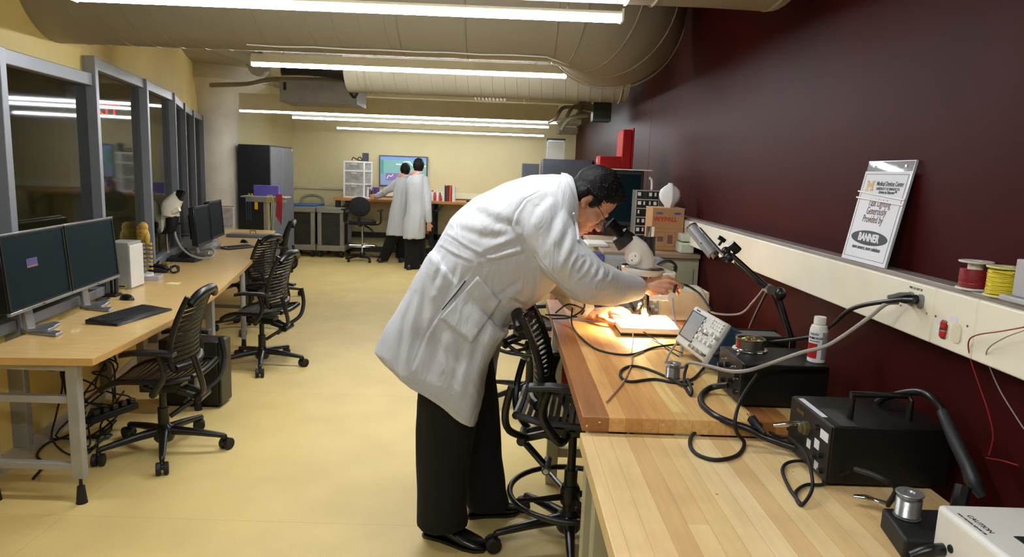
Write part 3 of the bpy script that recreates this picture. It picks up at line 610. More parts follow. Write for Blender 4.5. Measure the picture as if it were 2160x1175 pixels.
# ================= chairs =================
SEATM = mat('chair_polymer', (15, 14, 14), .35, spec=.45)
def caster(root, x, y, a):
    o = MB().tube([(0,0,.085),(0,0,.07),(.012,0,.05)], .011, 10, k=3).box(-.02,.025,-.012,.012,.028,.052).build('caster', BLK, root, bev=.003); o.location = (x, y, 0); o.rotation_euler = (0, 0, a)
    w = MB(); [w.lathe([(.012,s*.009),(.032,s*.007),(.034,s*.010),(.034,s*.027),(.03,s*.031),(.012,s*.029)], (.014,0,.034), 20, Matrix.Rotation(PI/2,4,'X')) for s in (-1,1)]
    w.build('wheel', BLKM, o)
def task_chair(name, label, loc, rz, seat=.46, ring=None, base_rot=0.0, back=.94, R_=.33, hub=.10):
    """slatted task chair facing local +x"""
    t = thing(name, label, 'chair', loc, rz)
    f = MB(); f.lathe([(.045,.06),(.055,.075),(.05,.14),(.03,.16)])
    for i in range(5):
        a = base_rot+i*2*PI/5; c, s = math.cos(a), math.sin(a)
        f.tube([(.03*c,.03*s,hub+.02),(.16*c,.16*s,hub+.008),(.3*c,.3*s,hub-.012),(R_*c,R_*s,hub-.018),(R_*1.0*c,R_*1.0*s,.07)], [.028,.022,.016,.014,.012], 12, k=3)
    f.build('base', BLK, t)
    for i in range(5): a = base_rot+i*2*PI/5; caster(t, R_*math.cos(a), R_*math.sin(a), a+1.1*(i % 3))
    MB().cyl((0,0,.1),(0,0,.1+(seat-.2)*.6),.03,n=20).cyl((0,0,.1+(seat-.2)*.6),(0,0,seat-.07),.019,n=16).build('gas_lift', BLK, t)
    if ring:
        f = MB(); f.tube([(.27*math.cos(2*PI*i/40),.27*math.sin(2*PI*i/40),ring) for i in range(40)], .013, 10, closed=True)
        for i in range(4): a = .5+i*PI/2; f.tube([(.03*math.cos(a),.03*math.sin(a),ring-.015),(.15*math.cos(a),.15*math.sin(a),ring-.01),(.265*math.cos(a),.265*math.sin(a),ring)], [.016,.012,.01], 8, k=3)
        f.lathe([(.04,ring-.05),(.045,ring-.03),(.045,ring+.02),(.036,ring+.04)]); f.build('foot_ring', BLK, t)
    m = MB(); m.box(-.12,.1,-.06,.06,seat-.1,seat-.05); m.bar((-.1,-.05,seat-.09),(-.22,-.04,seat-.13),.03,.03); m.bar((-.1,.05,seat-.09),(-.22,.04,seat-.13),.03,.03); m.cyl((-.22,-.08,seat-.13),(-.22,.08,seat-.13),.022)
    m.bar((-.2,-.09,seat-.13),(-.1,-.16,seat-.2),.03,.02).bar((-.2,.09,seat-.13),(-.1,.16,seat-.2),.03,.02)
    m.build('tilt_mechanism', BLK, t, bev=.005)
    MB().cyl((-.1,-.2,seat-.2),(-.1,-.08,seat-.2),.018).build('lever', mat('satin_grip', (60,60,60), .25), t)
    MB().cyl((-.1,-.205,seat-.2),(-.1,-.2,seat-.2),.011).build('lever_cap', ALU, t)
    def sz(x, y): return seat + .018*(abs(y)/.23)**2 - (.05*max(0, (x-.1)/.14)**2 if x > .1 else 0) + .02*max(0, (-x-.1)/.12)
    s = MB(); N_ = 16
    for side in (-1, 1):
        s.tube([(x, side*(.215-.03*(abs(x)/.24)**4), sz(x, side*.215)-.006) for x in [-.23+.47*i/12 for i in range(13)]], .016, 8)
    for i in range(N_):
        x = -.215+.44*i/(N_-1); yy = [-.205+.41*j/8 for j in range(9)]
        for a_, b_ in zip(yy, yy[1:]):
            s.loft([[(x-.0095, q, sz(x-.0095,q)-.008),(x+.0095, q, sz(x+.0095,q)-.008),(x+.0095, q, sz(x+.0095,q)),(x-.0095, q, sz(x-.0095,q))] for q in (a_, b_)])
    for x in (-.235, .24): s.tube([(x, -.19+.38*j/6, sz(x, -.19+.38*j/6)-.006) for j in range(7)], .018, 8)
    s.tube([(0,-.2,seat-.01),(0,-.12,seat-.05),(0,.12,seat-.05),(0,.2,seat-.01)], .016, 8, k=3)
    s.build('seat', SEATM, t)
    z0 = seat+.07; z1 = back
    def bx(u, y): return -.185 + .02*math.sin(u*PI) - .07*u**1.6 + .05*(abs(y)/.2)**2*(1-.3*u)
    def hw(u): return .215 - .035*u - .03*max(0, .15-u)/.15
    s = MB(); M_ = 14
    for i in range(M_):
        u = .06+.84*i/(M_-1); z = z0+(z1-z0)*u; h_ = (z1-z0)/M_*.27; w_ = hw(u)-.01
        ys = [-w_+2*w_*j/8 for j in range(9)]
        for a_, b_ in zip(ys, ys[1:]):
            s.loft([[(bx(u,q)-.006, q, z-h_),(bx(u,q)+.006, q, z-h_),(bx(u,q)+.006, q, z+h_),(bx(u,q)-.006, q, z+h_)] for q in (a_, b_)])
    for side in (-1, 1): s.tube([(bx(i/10, hw(i/10)), side*hw(i/10), z0+(z1-z0)*i/10) for i in range(11)], [.016]*11, 10)
    s.tube([(bx(1,q)-.012, q, z1+.012-.05*(abs(q)/.18)**3) for q in [-.185+.37*j/10 for j in range(11)]], [.02,.024,.026,.026,.026,.026,.026,.026,.026,.024,.02], 10)
    s.tube([(bx(0,q), q, z0-.005+.01*(abs(q)/.2)) for q in [-.18+.36*j/6 for j in range(7)]], .024, 10)
    s.build('backrest', SEATM, t)
    b = MB()
    for side in (-1, 1): b.tube([(-.2,side*.05,seat-.12),(-.27,side*.13,seat-.06),(-.28,side*.19,seat+.04),(-.255,side*.21,seat+.16)], .016, 8, k=5)
    b.build('back_support', BLK, t)
    for side in (-1, 1):
        a = MB(); a.tube([(-.02,side*.1,seat-.07),(-.05,side*.24,seat-.05),(-.12,side*.262,seat+.06),(-.1,side*.262,seat+.17)], [.02,.02,.018,.018], 8, k=5)
        a.loft([[(x, side*.262+w_, z) for w_, z in ((-.03,zz),(.03,zz),(.036,zz+.012),(.026,zz+.024),(-.026,zz+.024),(-.036,zz+.012))] for x, zz in ((-.18,seat+.165),(-.1,seat+.172),(.02,seat+.172),(.09,seat+.16))])
        a.build('armrest', BLK, t, bev=.003)
    return t
c1 = task_chair('task_chair', 'nearest black slatted task chair tucked half under the curved desk', (-1.9, 3.76, 0), PI+math.radians(4), base_rot=math.radians(110), back=.93)
dup(c1, (-1.95, 5.5, 0), PI+math.radians(-4), 'second black slatted task chair along the curved desk, with its base fully in view', 'slatted task chairs')
dup(c1, (-2.5, 6.75, 0), PI+math.radians(-12), 'third black slatted task chair from the camera along the curved desk', 'slatted task chairs')
dup(c1, (-2.85, 8.45, 0), PI+math.radians(20), 'farthest black slatted task chair at the end of the curved desk', 'slatted task chairs')
c1['group'] = 'slatted task chairs'
st = task_chair('drafting_stool', 'tall black slatted drafting stool with a foot ring in front of the nearer bench joint', (.335, 2.89, 0), math.radians(-8), seat=.62, ring=.24, back=1.06, base_rot=math.radians(203), R_=.335)
task_chair('drafting_stool', 'black drafting stool with a foot ring standing behind the bending man', (.22, 4.8, 0), math.radians(20), seat=.58, ring=.42, back=.95, base_rot=math.radians(195))
# ================= right workbenches =================
FZ, NZ = .98, .935
BF = butcher('butcher_block_dark', [(208,156,92),(190,132,72),(226,182,114),(158,104,58),(216,166,100),(200,144,80),(238,204,134)])
BN = butcher('butcher_block_pale', [(238,208,150),(228,192,134),(243,216,162),(234,201,142),(220,182,124),(240,211,154)], worn=.0, gr=.22)
def bench(lab, x0, x1, y0, y1, z, m, legc):
    t = thing('workbench', lab, 'workbench', ((x0+x1)/2, (y0+y1)/2, 0)); hx, hy = (x1-x0)/2, (y1-y0)/2
    MB().box(-hx,hx,-hy,hy,z-.044,z).build('benchtop', m, t, bev=.0025)
    for sx in (-1,1):
        for sy in (-1,1): MB().box(sx*(hx-.06)-.03, sx*(hx-.06)+.03, sy*(hy-.12)-.03, sy*(hy-.12)+.03, 0, z-.0445).build('leg', legc, t, bev=.003)
    f = MB(); [f.box(-hx+.05, hx-.05, sy*(hy-.12)-.02, sy*(hy-.12)+.02, .15, .2) for sy in (-1,1)]; f.box(hx-.1,hx-.06,-hy+.1,hy-.1,.3,.42).box(-hx+.04,-hx+.08,-hy+.1,hy-.1,z-.1,z-.0445); f.build('stringer', legc, t, bev=.002)
    return t
LGB = mat('bench_leg_paint', (176, 172, 140), .5)
bf = bench('darker butcher block workbench under the microscope, farther of the two', .238, 1.045, 1.84, 3.62, FZ, BF, LGB)
f = MB(); hx = (1.045-.238)/2
for i, px in enumerate((1241,1268,1374,1402)): p = at(px, 905, z=.958); q = p[0]-(1.045+.238)/2; f.lathe([(.004,0),(.003,.0015)], (q, -.89, .965-.012*(i % 2 == 0)), 10, Matrix.Rotation(PI/2,4,'X'))
f.bm.free()
for i, px in enumerate((1241,1268,1374,1402)): p = at(px, 905, z=.958); MB().lathe([(.004,0),(.003,.0015)], (p[0]-(1.045+.238)/2, -.89, .965-.012*(i % 2 == 0)), 10, Matrix.Rotation(PI/2,4,'X')).build('screw', CHR, bf)
bench('paler worn butcher block workbench nearest the camera', .232, 1.045, -.3, 1.835, NZ, BN, LGB)
# ---------------- sign leaning on the raceway ----------------
zb = CH1+.0125; BL = Vector(at(1774, 553, z=zb)); BR = Vector(at(1866, 577, z=zb)); bx_ = 1.062; yl_, yr_ = 1.062*BL.y/BL.x, 1.062*BR.y/BR.x
wS = yl_-yr_; hS = .305; lean = math.asin((WX-.006-bx_)/hS)
sM = Matrix(((0, math.sin(lean), -math.cos(lean)), (-1, 0, 0), (0, math.cos(lean), math.sin(lean)))).to_4x4(); sM.translation = V(bx_, yl_, zb)
print('sign', wS, yl_, yr_)
sg = thing('sign_holder', 'clear acrylic sign holder with a white notice leaning on the cream raceway', 'sign', mw=sM)
acr = mat('acrylic', (225,230,235), .05); acr.node_tree.nodes['Principled BSDF'].inputs['Alpha'].default_value = .22
MB().box(0, wS, 0, hS, -.004, -.0015).build('holder', acr, sg); MB().box(wS-.0015,wS+.0005,0,hS,-.004,.003).box(0,wS,hS-.0015,hS,-.004,-.001).build('edge', mat('acrylic_edge',(190,196,200),.2), sg)
MB().box(.002, wS-.003, .001, hS*.895, -.001, .0018).build('notice', PAP, sg)
f = MB(); a, c, d, e = .012, wS-.014, .012, hS*.868
for q in ((a,c,d,d+.0012),(a,c,e-.0012,e),(a,a+.0014,d,e),(c-.0014,c,d,e)): f.box(q[0],q[1],q[2],q[3],.0018,.0023)
f.build('border', INK, sg)
def tx(s, x, y, size, m=INK, bold=0, sx=1.0, name='lettering', al='CENTER'): MB().text(s, size, Matrix.Translation((x*wS, y*hS, .0022)), .0006, al, bold, sx).build(name, m, sg)
GOLD = mat('gold_ink', (198, 152, 52), .5); MRN = mat('maroon_ink', (90, 30, 30), .6)
tx('Medical Devices Center', .62, .775, .0185, bold=.0002, sx=.78); tx('UNIVERSITY OF MINNESOTA', .60, .725, .012, sx=.8); tx('Driven to Discover™', .62, .693, .0125, bold=.0003, sx=.85)
MB().box(.38*wS,.9*wS,.752*hS,.7535*hS,.0018,.0024).build('rule', INK, sg)
tx('Task Lighting', .52, .585, .032, MRN, sx=.72); tx('Generously', .50, .505, .032, MRN, sx=.72); tx('Provided by', .47, .425, .032, MRN, sx=.72)
f = MB(); f.prism([(wS*.5+wS*.40*math.cos(2*PI*i/40), hS*.245+.0215*math.sin(2*PI*i/40)) for i in range(40)], .0018, .0024); f.build('logo_oval', INK, sg)
MB().text('BANNER', .031, Matrix.Translation((wS*.5, hS*.245, .0028)), .0006, 'CENTER', .0014, .95).build('logo_lettering', PAP, sg); tx('more sensors, more solutions', .5, .145, .0165, bold=.0003, sx=.78)
# block M emblem
mx0, my0, u = .12*wS, .70*hS, .0105*.95; f = MB()
pl = [(0,0),(2,0),(2,.7),(1.55,.7),(1.55,2.2),(2.4,1.1),(2.6,1.1),(3.45,2.2),(3.45,.7),(3,.7),(3,0),(5,0),(5,.7),(4.6,.7),(4.6,3),(5,3),(5,3.7),(3.6,3.7),(2.5,2.3),(1.4,3.7),(0,3.7),(0,3),(.4,3),(.4,.7),(0,.7)]
f.prism([(mx0+p[0]*.0088, my0+p[1]*.0085) for p in pl], .0018, .0024); f.build('emblem', GOLD, sg)
f = MB()
for t_ in (.655, .60): f.box(-.004, wS+.004, hS*t_, hS*t_+.0045, .003, .007, Matrix.Translation((wS/2, hS*t_, 0)) @ Matrix.Rotation(-.07 if t_ > .62 else -.05, 4, 'Z') @ Matrix.Translation((-wS/2, -hS*t_, 0)))
f.build('elastic_band', WHT, sg, bev=.001)
f = MB(); [f.lathe([(.004,0),(.003,.002)], (wS*q, hS*.95, -.0015), 12) for q in (.15,.82)]; f.build('rivet', CHR, sg)
# ---------------- wire spools on the raceway ----------------
def spool(lab, px, py, m, r, h, fill, white_top=True, loose=False):
    x = 1.085; q = Vector(at(px, py, z=zb)); y = q.y*x/q.x; t = thing('wire_spool', lab, 'spool', (x, y, zb))
    fl = WHT if m is not YEL else mat('yellowed_plastic', (228, 222, 150), .45)
    MB().lathe([(r*.3,0),(r*.96,0),(r,.002),(r*.96,.004),(r*.45,.005),(r*.45,h-.005),(r*.96,h-.004),(r,h-.002),(r*.96,h),(r*.3,h),(r*.28,h-.003)]).build('reel', fl, t)
    hh = (h-.012)*fill; n = int(hh/.0028); pts = []
    random.seed(5)
    for i in range(n*24): a = i*2*PI/24; rr = r*.8+(.0025*random.random() if loose else .0007*random.random()); pts.append((rr*math.cos(a), rr*math.sin(a), .007+hh*i/(n*24)+(.0012*math.sin(a*1.7) if loose else 0)))
    MB().lathe([(r*.4,.006),(r*.8,.006),(r*.8,.006+hh),(r*.4,.006+hh)]).tube(pts, .0017, 6).build('wire', m, t)
    if loose: MB().tube([(0,-r*.85,h*.3),(.01,-r*1.05,h*.5),(.012,-r*1.05,h*.75),(.0,-r*.9,h*.88),(-.01,-r*.8,h*.8)], .0016, 6, k=6).tube([(-r*.8,0,h*.8),(-r*.9,-r*.3,h*.85),(-r*.5,-r*.85,h*.82),(0,-r*.88,h*.75)], .0016, 6, k=6).build('loose_turn', m, t)
spool('spool of dark red wire on the raceway, left of the yellow one', 2050, 623, mat('red_wire', (140, 34, 38), .45), .036, .066, .75)
spool('spool of bright yellow wire on the raceway', 2112, 637, YEL, .037, .066, .95, loose=True)
p = Vector(at(2140, 650, z=zb)); y = p.y*1.085/p.x; t = thing('grey_bracket', 'pale grey plastic bracket on the raceway at the right edge of the view', 'bracket', (1.08, y-.03, zb)); MB().box(-.03,.03,-.08,.035,0,.012).box(-.02,.035,-.08,.012,.012,.09).build('body', mat('pale_grey_plastic', (176,176,180), .4), t, bev=.003)
# ---------------- right microscope ----------------
mb0 = V(.62, 2.98, FZ); rm = thing('stereo_microscope', 'white stereo microscope the bending man looks into', 'microscope', mb0); rT = Matrix.Translation(-mb0)
def rk(mb, name, m, **k): return mk(mb, name, m, rm, rT, **k)
RUBD = mat('eyecup_rubber', (9, 9, 9), .8, spec=.2)
WM = mat('microscope_white', (232, 226, 212), .28, var=.01, coat=.3)
rk(MB().box(.505,.77,2.83,3.13,FZ+.012,FZ+.036), 'base', WM, bev=.005); rk(MB().box(.51,.765,2.835,3.125,FZ,FZ+.012), 'base_pad', RUB)
rk(MB().cyl((.652,3.06,FZ+.036),(.652,3.06,1.43),.0175), 'pole', CHR); rk(MB().cyl((.652,3.06,1.30),(.652,3.06,1.385),.028), 'collar', BLK)
MY = 2.95
rk(secloft(MB(), [(1320,489,1300,510,MY,.035),(1343,497,1312,522,MY,.045),(1362,511,1319,535,MY,.052),(1375,531,1318,545,MY,.055),(1380,548,1324,556,MY,.055),(1379,562,1334,562,MY,.054)], p=2.6), 'head', WM)
rk(MB().cyl(W((1338,545,'y',MY-.075)), W((1338,545,'y',MY+.07)), .026).cyl(W((1338,545,'y',MY-.08)), W((1338,545,'y',MY-.075)), .02), 'zoom_knob', WM, bev=.002)
f = MB(); [f.cyl(W((a, b, 'y', MY-.0825)), W((a, b, 'y', MY-.08)), .003, n=10) for a, b in ((1340,540),(1333,549))]; rk(f, 'screw', INK)
c = V(.605, MY, 1.243); TI = Matrix.Rotation(math.radians(4), 4, 'Y')
rk(MB().lathe([(.03,.016),(.088,.016),(.092,.012),(.092,.0),(.085,-.012),(.03,-.014)], c, 40, TI), 'mounting_ring', WM)
rk(MB().lathe([(.089,.017),(.0925,.018),(.089,.02)], c, 40, TI), 'ring_edge', CHR)
for d in (-.033, .033):
    rk(MB().cyl(W((1311,499,'y',MY+d)), W((1299,483,'y',MY+d)), .018, .022).cyl(W((1299,483,'y',MY+d)), W((1285,470,'y',MY+d)), .024, .028).cyl(W((1298,482,'y',MY+d)), W((1296,480,'y',MY+d)), .0265), 'eyepiece', RUBD)
rk(MB().cyl(W((1322,512,'y',MY)), W((1306,495,'y',MY)), .05, .04), 'eyepiece_mount', BLKM)
rk(MB().bar((.652,3.06,1.25),(.72,2.93,1.23),.05,.03).box(.68,.735,2.89,2.95,1.205,1.245), 'focus_arm', WM, bev=.004)
rk(MB().lathe([(.03,.0),(.03,-.02),(.026,-.05),(.03,-.052),(.03,-.066)], (.602,MY,1.23), 24), 'objective', mat('grey_trim',(120,122,126),.3))
rk(MB().lathe([(.032,0),(.05,0),(.052,-.004),(.052,-.02),(.032,-.022)], (.602,MY,1.178), 32), 'ring_light', WM)
LENS = emit('ring_light_lens', (255, 214, 150), 30)
rk(MB().lathe([(.034,0),(.048,0),(.048,-.003),(.034,-.003)], (.602,MY,1.155), 32), 'ring_light_lens', LENS)
ld = bpy.data.lights.new('ring_light_bulb', 'SPOT'); ld.energy = SCOPE_W*4; ld.color = (1, .82, .58); ld.shadow_soft_size = .03; ld.spot_size = math.radians(140); ld.spot_blend = .8
lo = bpy.data.objects.new('ring_light_bulb', ld); COL.objects.link(lo); lo.parent = rm; lo.location = V(.602,MY,1.147)-mb0
rk(MB().tube([W((1422,607,'y',2.9)), W((1432,603,'y',2.9)), W((1440,606,'y',2.9))], .014, 12), 'focus_knob', mat('grey_trim',(120,122,126),.3))
rk(MB().lathe([(.009,0),(.019,0),(.021,.004),(.021,.012),(.009,.013)], W((1417,627,'y',2.83)), 20, Matrix.Rotation(PI/2, 4, 'X')), 'clamp_ring', WM)
rk(MB().bar(W((1370,628,'y',2.86)), W((1412,628,'y',2.83)), .02, .022), 'clamp_arm', WM, bev=.003)
rk(MB().tube([W((1378,570,'y',3.08)), W((1395,556,'y',3.08)), W((1413,553,'y',3.08)), W((1424,563,'y',3.08)), W((1421,576,'y',3.05))], .011, 10, k=6), 'hose', BLKM)
# ---------------- oscilloscope ----------------
P0 = Vector(at(1421, 718, z=1.03)); P1 = Vector(at(1482, 764, z=1.022)); ex = (P1-P0).normalized(); osw = .3
TLv = V(P0.x+.075, P0.y, P0.z+.14)-P0; ez = (TLv-ex*TLv.dot(ex)).normalized(); ey = ez.cross(ex)
oM = Matrix((ex, ey, ez)).transposed().to_4x4(); oM.translation = P0; osw = (P1-P0).length; osh = .158
print('scope', P0, P1, osw, ey)
OG = mat('scope_grey', (205, 205, 196), .42, var=.02); OB = mat('scope_blue', (42, 66, 88), .4, var=.05)
os_ = thing('oscilloscope', 'grey and blue oscilloscope tilted back beside the microscope', 'oscilloscope', mw=oM)
MB().box(.002,osw-.001,.02,.14,.002,osh-.002).build('cabinet', OB, os_, bev=.006)
f = MB(); f.loft([[(a,0,b),(osw-a,0,b),(osw-a,0,osh-b),(a,0,osh-b)] if y == 0 else [(0,y,0),(osw,y,0),(osw,y,osh),(0,y,osh)] for y, a, b in ((0,.006,.006),(.008,0,0),(.022,0,0))]); f.build('front_bezel', OG, os_, bev=.003)
MB().box(.016,.128,-.002,.004,.035,osh-.022).build('screen', mat('lcd_grey', (150,156,160), .15, coat=.5), os_, bev=.001)
f = MB(); 
for q in ((.012,.132,osh-.022,osh-.018),(.012,.132,.031,.035),(.012,.016,.031,osh-.018),(.128,.132,.031,osh-.018)): f.box(q[0],q[1],-.004,.002,q[2],q[3])
f.build('screen_frame', mat('scope_dark', (70,76,82), .4), os_)
def kn(x, z, r, m, nm='knob', d=.014): MB().lathe([(r,0),(r*.85,d),(r*.3,d+.001)], (x,0,z), 14, Matrix.Rotation(PI/2,4,'X')).build(nm, m, os_)
WB = mat('button_white', (222,222,212), .4)
f = MB()
for i in range(5): f.box(.136,.144,-.006,0,.04+i*.02,.05+i*.02)
for r in range(3):
    for c_ in range(5): f.box(.185+c_*.019,.197+c_*.019,-.005,0,.118+r*.012,.125+r*.012)
for r in range(2):
    for c_ in range(3): f.box(.165+c_*.04,.178+c_*.04,-.005,0,.075+r*.024,.083+r*.024)
f.build('buttons', WB, os_, bev=.001)
for x, z, r in ((.16,.062,.009),(.195,.062,.009),(.23,.062,.009),(.265,.062,.009),(.158,.092,.008),(.2,.095,.008),(.24,.1,.009),(.275,.095,.008)): kn(x, z, r, WB)
for i, cl in enumerate(((215,170,50),(70,80,200),(205,70,140),(60,160,90))): f = MB().box(.168+i*.012,.175+i*.012,-.006,0,.082,.088); f.build('colour_key', mat('key_%d' % i, cl, .4), os_)
for i in range(4):
    kn(.155+i*.036, .022, .0085, CHR, 'bnc_connector', .016)
MB().text('Tektronix', .009, Matrix.Translation((.05,-.0005,osh-.011)) @ Matrix.Rotation(PI/2,4,'X'), .0006).build('lettering', INK, os_)
for x in (.04, osw-.03): MB().tube([(x,.02,.01),(x,.035,-.035)], .008, 10).build('foot', OG, os_)
# ---------------- black power units ----------------
def unit(name, lab, x0, x1, y0, y1, z0, z1, panel=True, extras=None):
    b = V((x0+x1)/2, (y0+y1)/2, z0); t = thing(name, lab, 'power supply', b); T_ = Matrix.Translation(-b)
    mk(MB().box(x0+.004,x1,y0,y1,z0+.008,z1), 'case', mat('unit_black', (17,17,16), .42, spec=.4), t, T_, bev=.003)
    mk(MB().box(x0,x0+.004,y0+.002,y1-.002,z0+.01,z1-.002), 'front_panel', mat('panel_black', (24,23,20), .5), t, T_, bev=.001)
    f = MB(); [f.cyl((x, y, z0), (x, y, z0+.008), .01) for x in (x0+.03,x1-.03) for y in (y0+.03,y1-.03)]; mk(f, 'foot', RUB, t, T_)
    return t, T_
RX = Matrix.Rotation(-PI/2, 4, 'Y')
uA, TA = unit('bench_power_unit', 'black metal unit standing under the flux bottle', .715, .975, 1.955, 2.17, FZ, 1.115)
for dy, dz in ((.03,.03),(.03,.08),(.08,.05),(.12,.09),(.15,.03),(.18,.07)): mk(MB().lathe([(.009,0),(.008,.012),(.002,.013)], (.714,1.955+dy,FZ+dz+.01), 14, RX), 'knob', BLK, uA, TA)
f = MB(); [f.cyl((.714, 1.97+.03*i, FZ+.045+.03*((i*7) % 3)), (.708, 1.97+.03*i, FZ+.045+.03*((i*7) % 3)), .0025, n=8) for i in range(6)]; mk(f, 'terminals', CHR, uA, TA)
B0 = (.785, 1.075, 1.535, 1.765, NZ, 1.085); uB, TB = unit('bench_power_unit', 'black metal unit with a carrying handle on the nearest bench', *B0)
mk(MB().tube([(.86,1.60,1.085),(.86,1.60,1.135),(.86,1.61,1.143),(1.0,1.61,1.143),(1.005,1.6,1.135),(1.005,1.6,1.085)], .0075, 10), 'handle', BLK, uB, TB)
for q_ in ((.792,.806,1.60,1.74,1.0852,1.0857),(.784,.785,1.545,1.585,1.04,1.062),(.784,.785,1.585,1.61,1.005,1.028),(.784,.785,1.63,1.65,.99,1.012),(.784,.785,1.58,1.6,.955,.975)): mk(MB().box(*q_), 'label', PAP, uB, TB)
mk(MB().box(.81,.85,1.54,1.66,1.0852,1.0862), 'vent_strip', mat('vent_grey',(60,60,58),.5), uB, TB)
mk(MB().lathe([(.017,0),(.017,.012),(.012,.014),(.012,.02)], (.785,1.655,1.035), 18, RX), 'round_connector', mat('brass_dark',(120,110,70),.35,.6), uB, TB)
mk(MB().tube([(.785,1.70,1.03),(.765,1.70,1.028),(.745,1.705,1.025),(.72,1.71,1.02)], [.008,.007,.008,.005], 12), 'cable_plug', CHR, uB, TB)
for y_, z_ in ((1.6,1.06),(1.57,1.0),(1.6,.985),(1.56,.965)): mk(MB().lathe([(.008,0),(.007,.01)], (.785,y_,z_), 12, RX), 'knob', BLK, uB, TB)
f = MB(); f.text('SOLDER', .012, Matrix.Translation((.7835,1.70,1.062)) @ RTM.to_4x4()); mk(f, 'lettering', mat('dull_gold',(120,100,50),.5), uB, TB)
# handpiece hose arching over unit
cable([(1850,850,'y',1.72),(1870,838,'y',1.7),(1930,826,'y',1.62),(1965,838,'y',1.56),(1992,872,'y',1.52)], .009, 'thick black hose arching over the black unit', BLK, 'suction_hose', n=12)
t = MB().tube([W((1988,868,'y',1.5)), W((2015,930,'y',1.44)), W((2042,985,'y',1.4)), W((2052,1012,'y',1.38)), W((2060,1030,'y',1.37)), W((2072,1048,'y',1.36))], [.012,.015,.015,.0175,.013,.009], 16); tag(t.build('soldering_handpiece', mat('grip_black',(38,38,40),.45)), 'black soldering handpiece hanging from the thick hose', 'tool')
# ---------------- tin, flux bottle, transformer ----------------
p = Vector(at(1578, 742, z=1.115)); p.x += .012; p.y += .02; t = thing('flux_tin', 'round open metal tin on the black unit beside the oscilloscope', 'tin', p)
MB().lathe([(.052,0),(.052,.003),(.045,.006),(.043,.008),(.043,.034),(.046,.036),(.046,.04),(.041,.04),(.04,.03),(.0,.03)], n=40).build('tin', mat('tin_metal',(120,118,112),.28,.85), t)
MB().lathe([(.0535,.0),(.055,.003),(.0535,.006)], n=40).build('lid_rim', CHR, t)
random.seed(1); f = MB()
for i in range(60): a = random.uniform(0, 6.28); r_ = .036*math.sqrt(random.random()); f.tube([(r_*math.cos(a)+random.uniform(-.006,.006), r_*math.sin(a)+random.uniform(-.006,.006), .033+random.uniform(0,.006)) for _ in range(3)], .0011, 4)
f.build('brass_wool', mat('brass_wool',(176,152,78),.3,.9), t)['kind'] = 'stuff'
MB().prism([(.0442*math.cos(a), .0442*math.sin(a)) for a in [PI*1.02+i*.07 for i in range(6)]]+[(.043*math.cos(a), .043*math.sin(a)) for a in [PI*1.02+i*.07 for i in range(6)]][::-1], .012, .032).build('red_mark', RED, t)
t = thing('transformer', 'small grey cased transformer behind the round tin', 'transformer', (.88, 2.32, FZ)); MB().box(-.07,.09,-.05,.05,0,.145).build('case', mat('transformer_grey',(92,90,80),.5), t, bev=.006); [MB().box(-.08,.1,q_,q_+.008,0,.15).build('end_cover', BLKM, t, bev=.01) for q_ in (-.058,.05)]
p = Vector(at(1723, 765, z=1.115)); fb = thing('flux_bottle', 'white flux bottle with a red and white label on the black unit', 'bottle', (p.x+.002, p.y+.012, 1.115), math.radians(-5))
MB().lathe([(.0,0),(.022,0),(.0255,.003),(.0255,.1),(.022,.112),(.014,.116),(.014,.12)], n=36).build('bottle', mat('bottle_white',(232,232,226),.35,var=.01), fb); MB().lathe([(.0175,.117),(.0175,.136),(.0165,.139),(.0,.139)], n=30).build('cap', WHT, fb)
def arc(a0, a1, z0, z1, r, name, m, par, n=10):
    f = MB(); A_ = [math.radians(a0+(a1-a0)*i/n) for i in range(n+1)]
    f.prism([(r*math.cos(a), r*math.sin(a)) for a in A_]+[((r-.0006)*math.cos(a), (r-.0006)*math.sin(a)) for a in reversed(A_)], z0, z1); return f.build(name, m, par)
arc(165, 275, .012, .095, .0260, 'label', PAP, fb); arc(172, 250, .015, .06, .0264, 'red_panel', RED, fb); arc(277, 320, .012, .095, .0260, 'side_label', mat('grey_print2',(150,150,146),.6,var=.2,vs=120), fb)
def curved_text(s, size, ac, z, r, name, m, par, bold=.0002):
    f = MB().text(s, size, None, .0003, 'CENTER', bold)
    for v in f.bm.verts: a = math.radians(ac)+v.co.x/r; v.co = V((r+v.co.z)*math.cos(a), (r+v.co.z)*math.sin(a), z+v.co.y)
    f.build(name, m, par)
curved_text('LIQUID', .0085, 222, .088, .0265, 'lettering', INK, fb); curved_text('ROSIN FLUX', .0078, 230, .076, .0265, 'lettering', INK, fb, .0004); curved_text('non-corrosive', .0055, 225, .067, .0265, 'lettering', INK, fb)
# ---------------- task light on arm ----------------
tl = thing('task_light', 'aluminium tube task light on a jointed black arm in front of the raceway', 'task lamp', (.83, 2.42, FZ)); tT = Matrix.Translation(-V(.83, 2.42, FZ))
def tk(mb, n, m, **k): return mk(mb, n, m, tl, tT, **k)
a, b = W((1459,480,'y',2.62)), W((1505,537,'y',2.52)); d = (b-a)
tk(MB().cyl(a, b, .0225), 'lamp_tube', mat('satin_aluminium',(196,198,204),.25,.7)); tk(MB().cyl(a-d*.02, a+d*.02, .0235).cyl(b-d*.02, b+d*.04, .02).cyl(b, b+d*.12, .012), 'end_cap', CHR)
o1, o2 = W((1474,480,'y',2.6)), W((1535,548,'y',2.48)); tk(MB().bar(o1, o2, .02, .006, up=(1,-1,1)), 'mounting_rail', ALU, bev=.001)
f = MB(); [f.cyl(W((x_, y_, 'y', 2.49)), W((x_, y_, 'y', 2.485)), .004, n=10) for x_, y_ in ((1479,513),(1484,494),(1505,520))]; tk(f, 'screw', CHR)
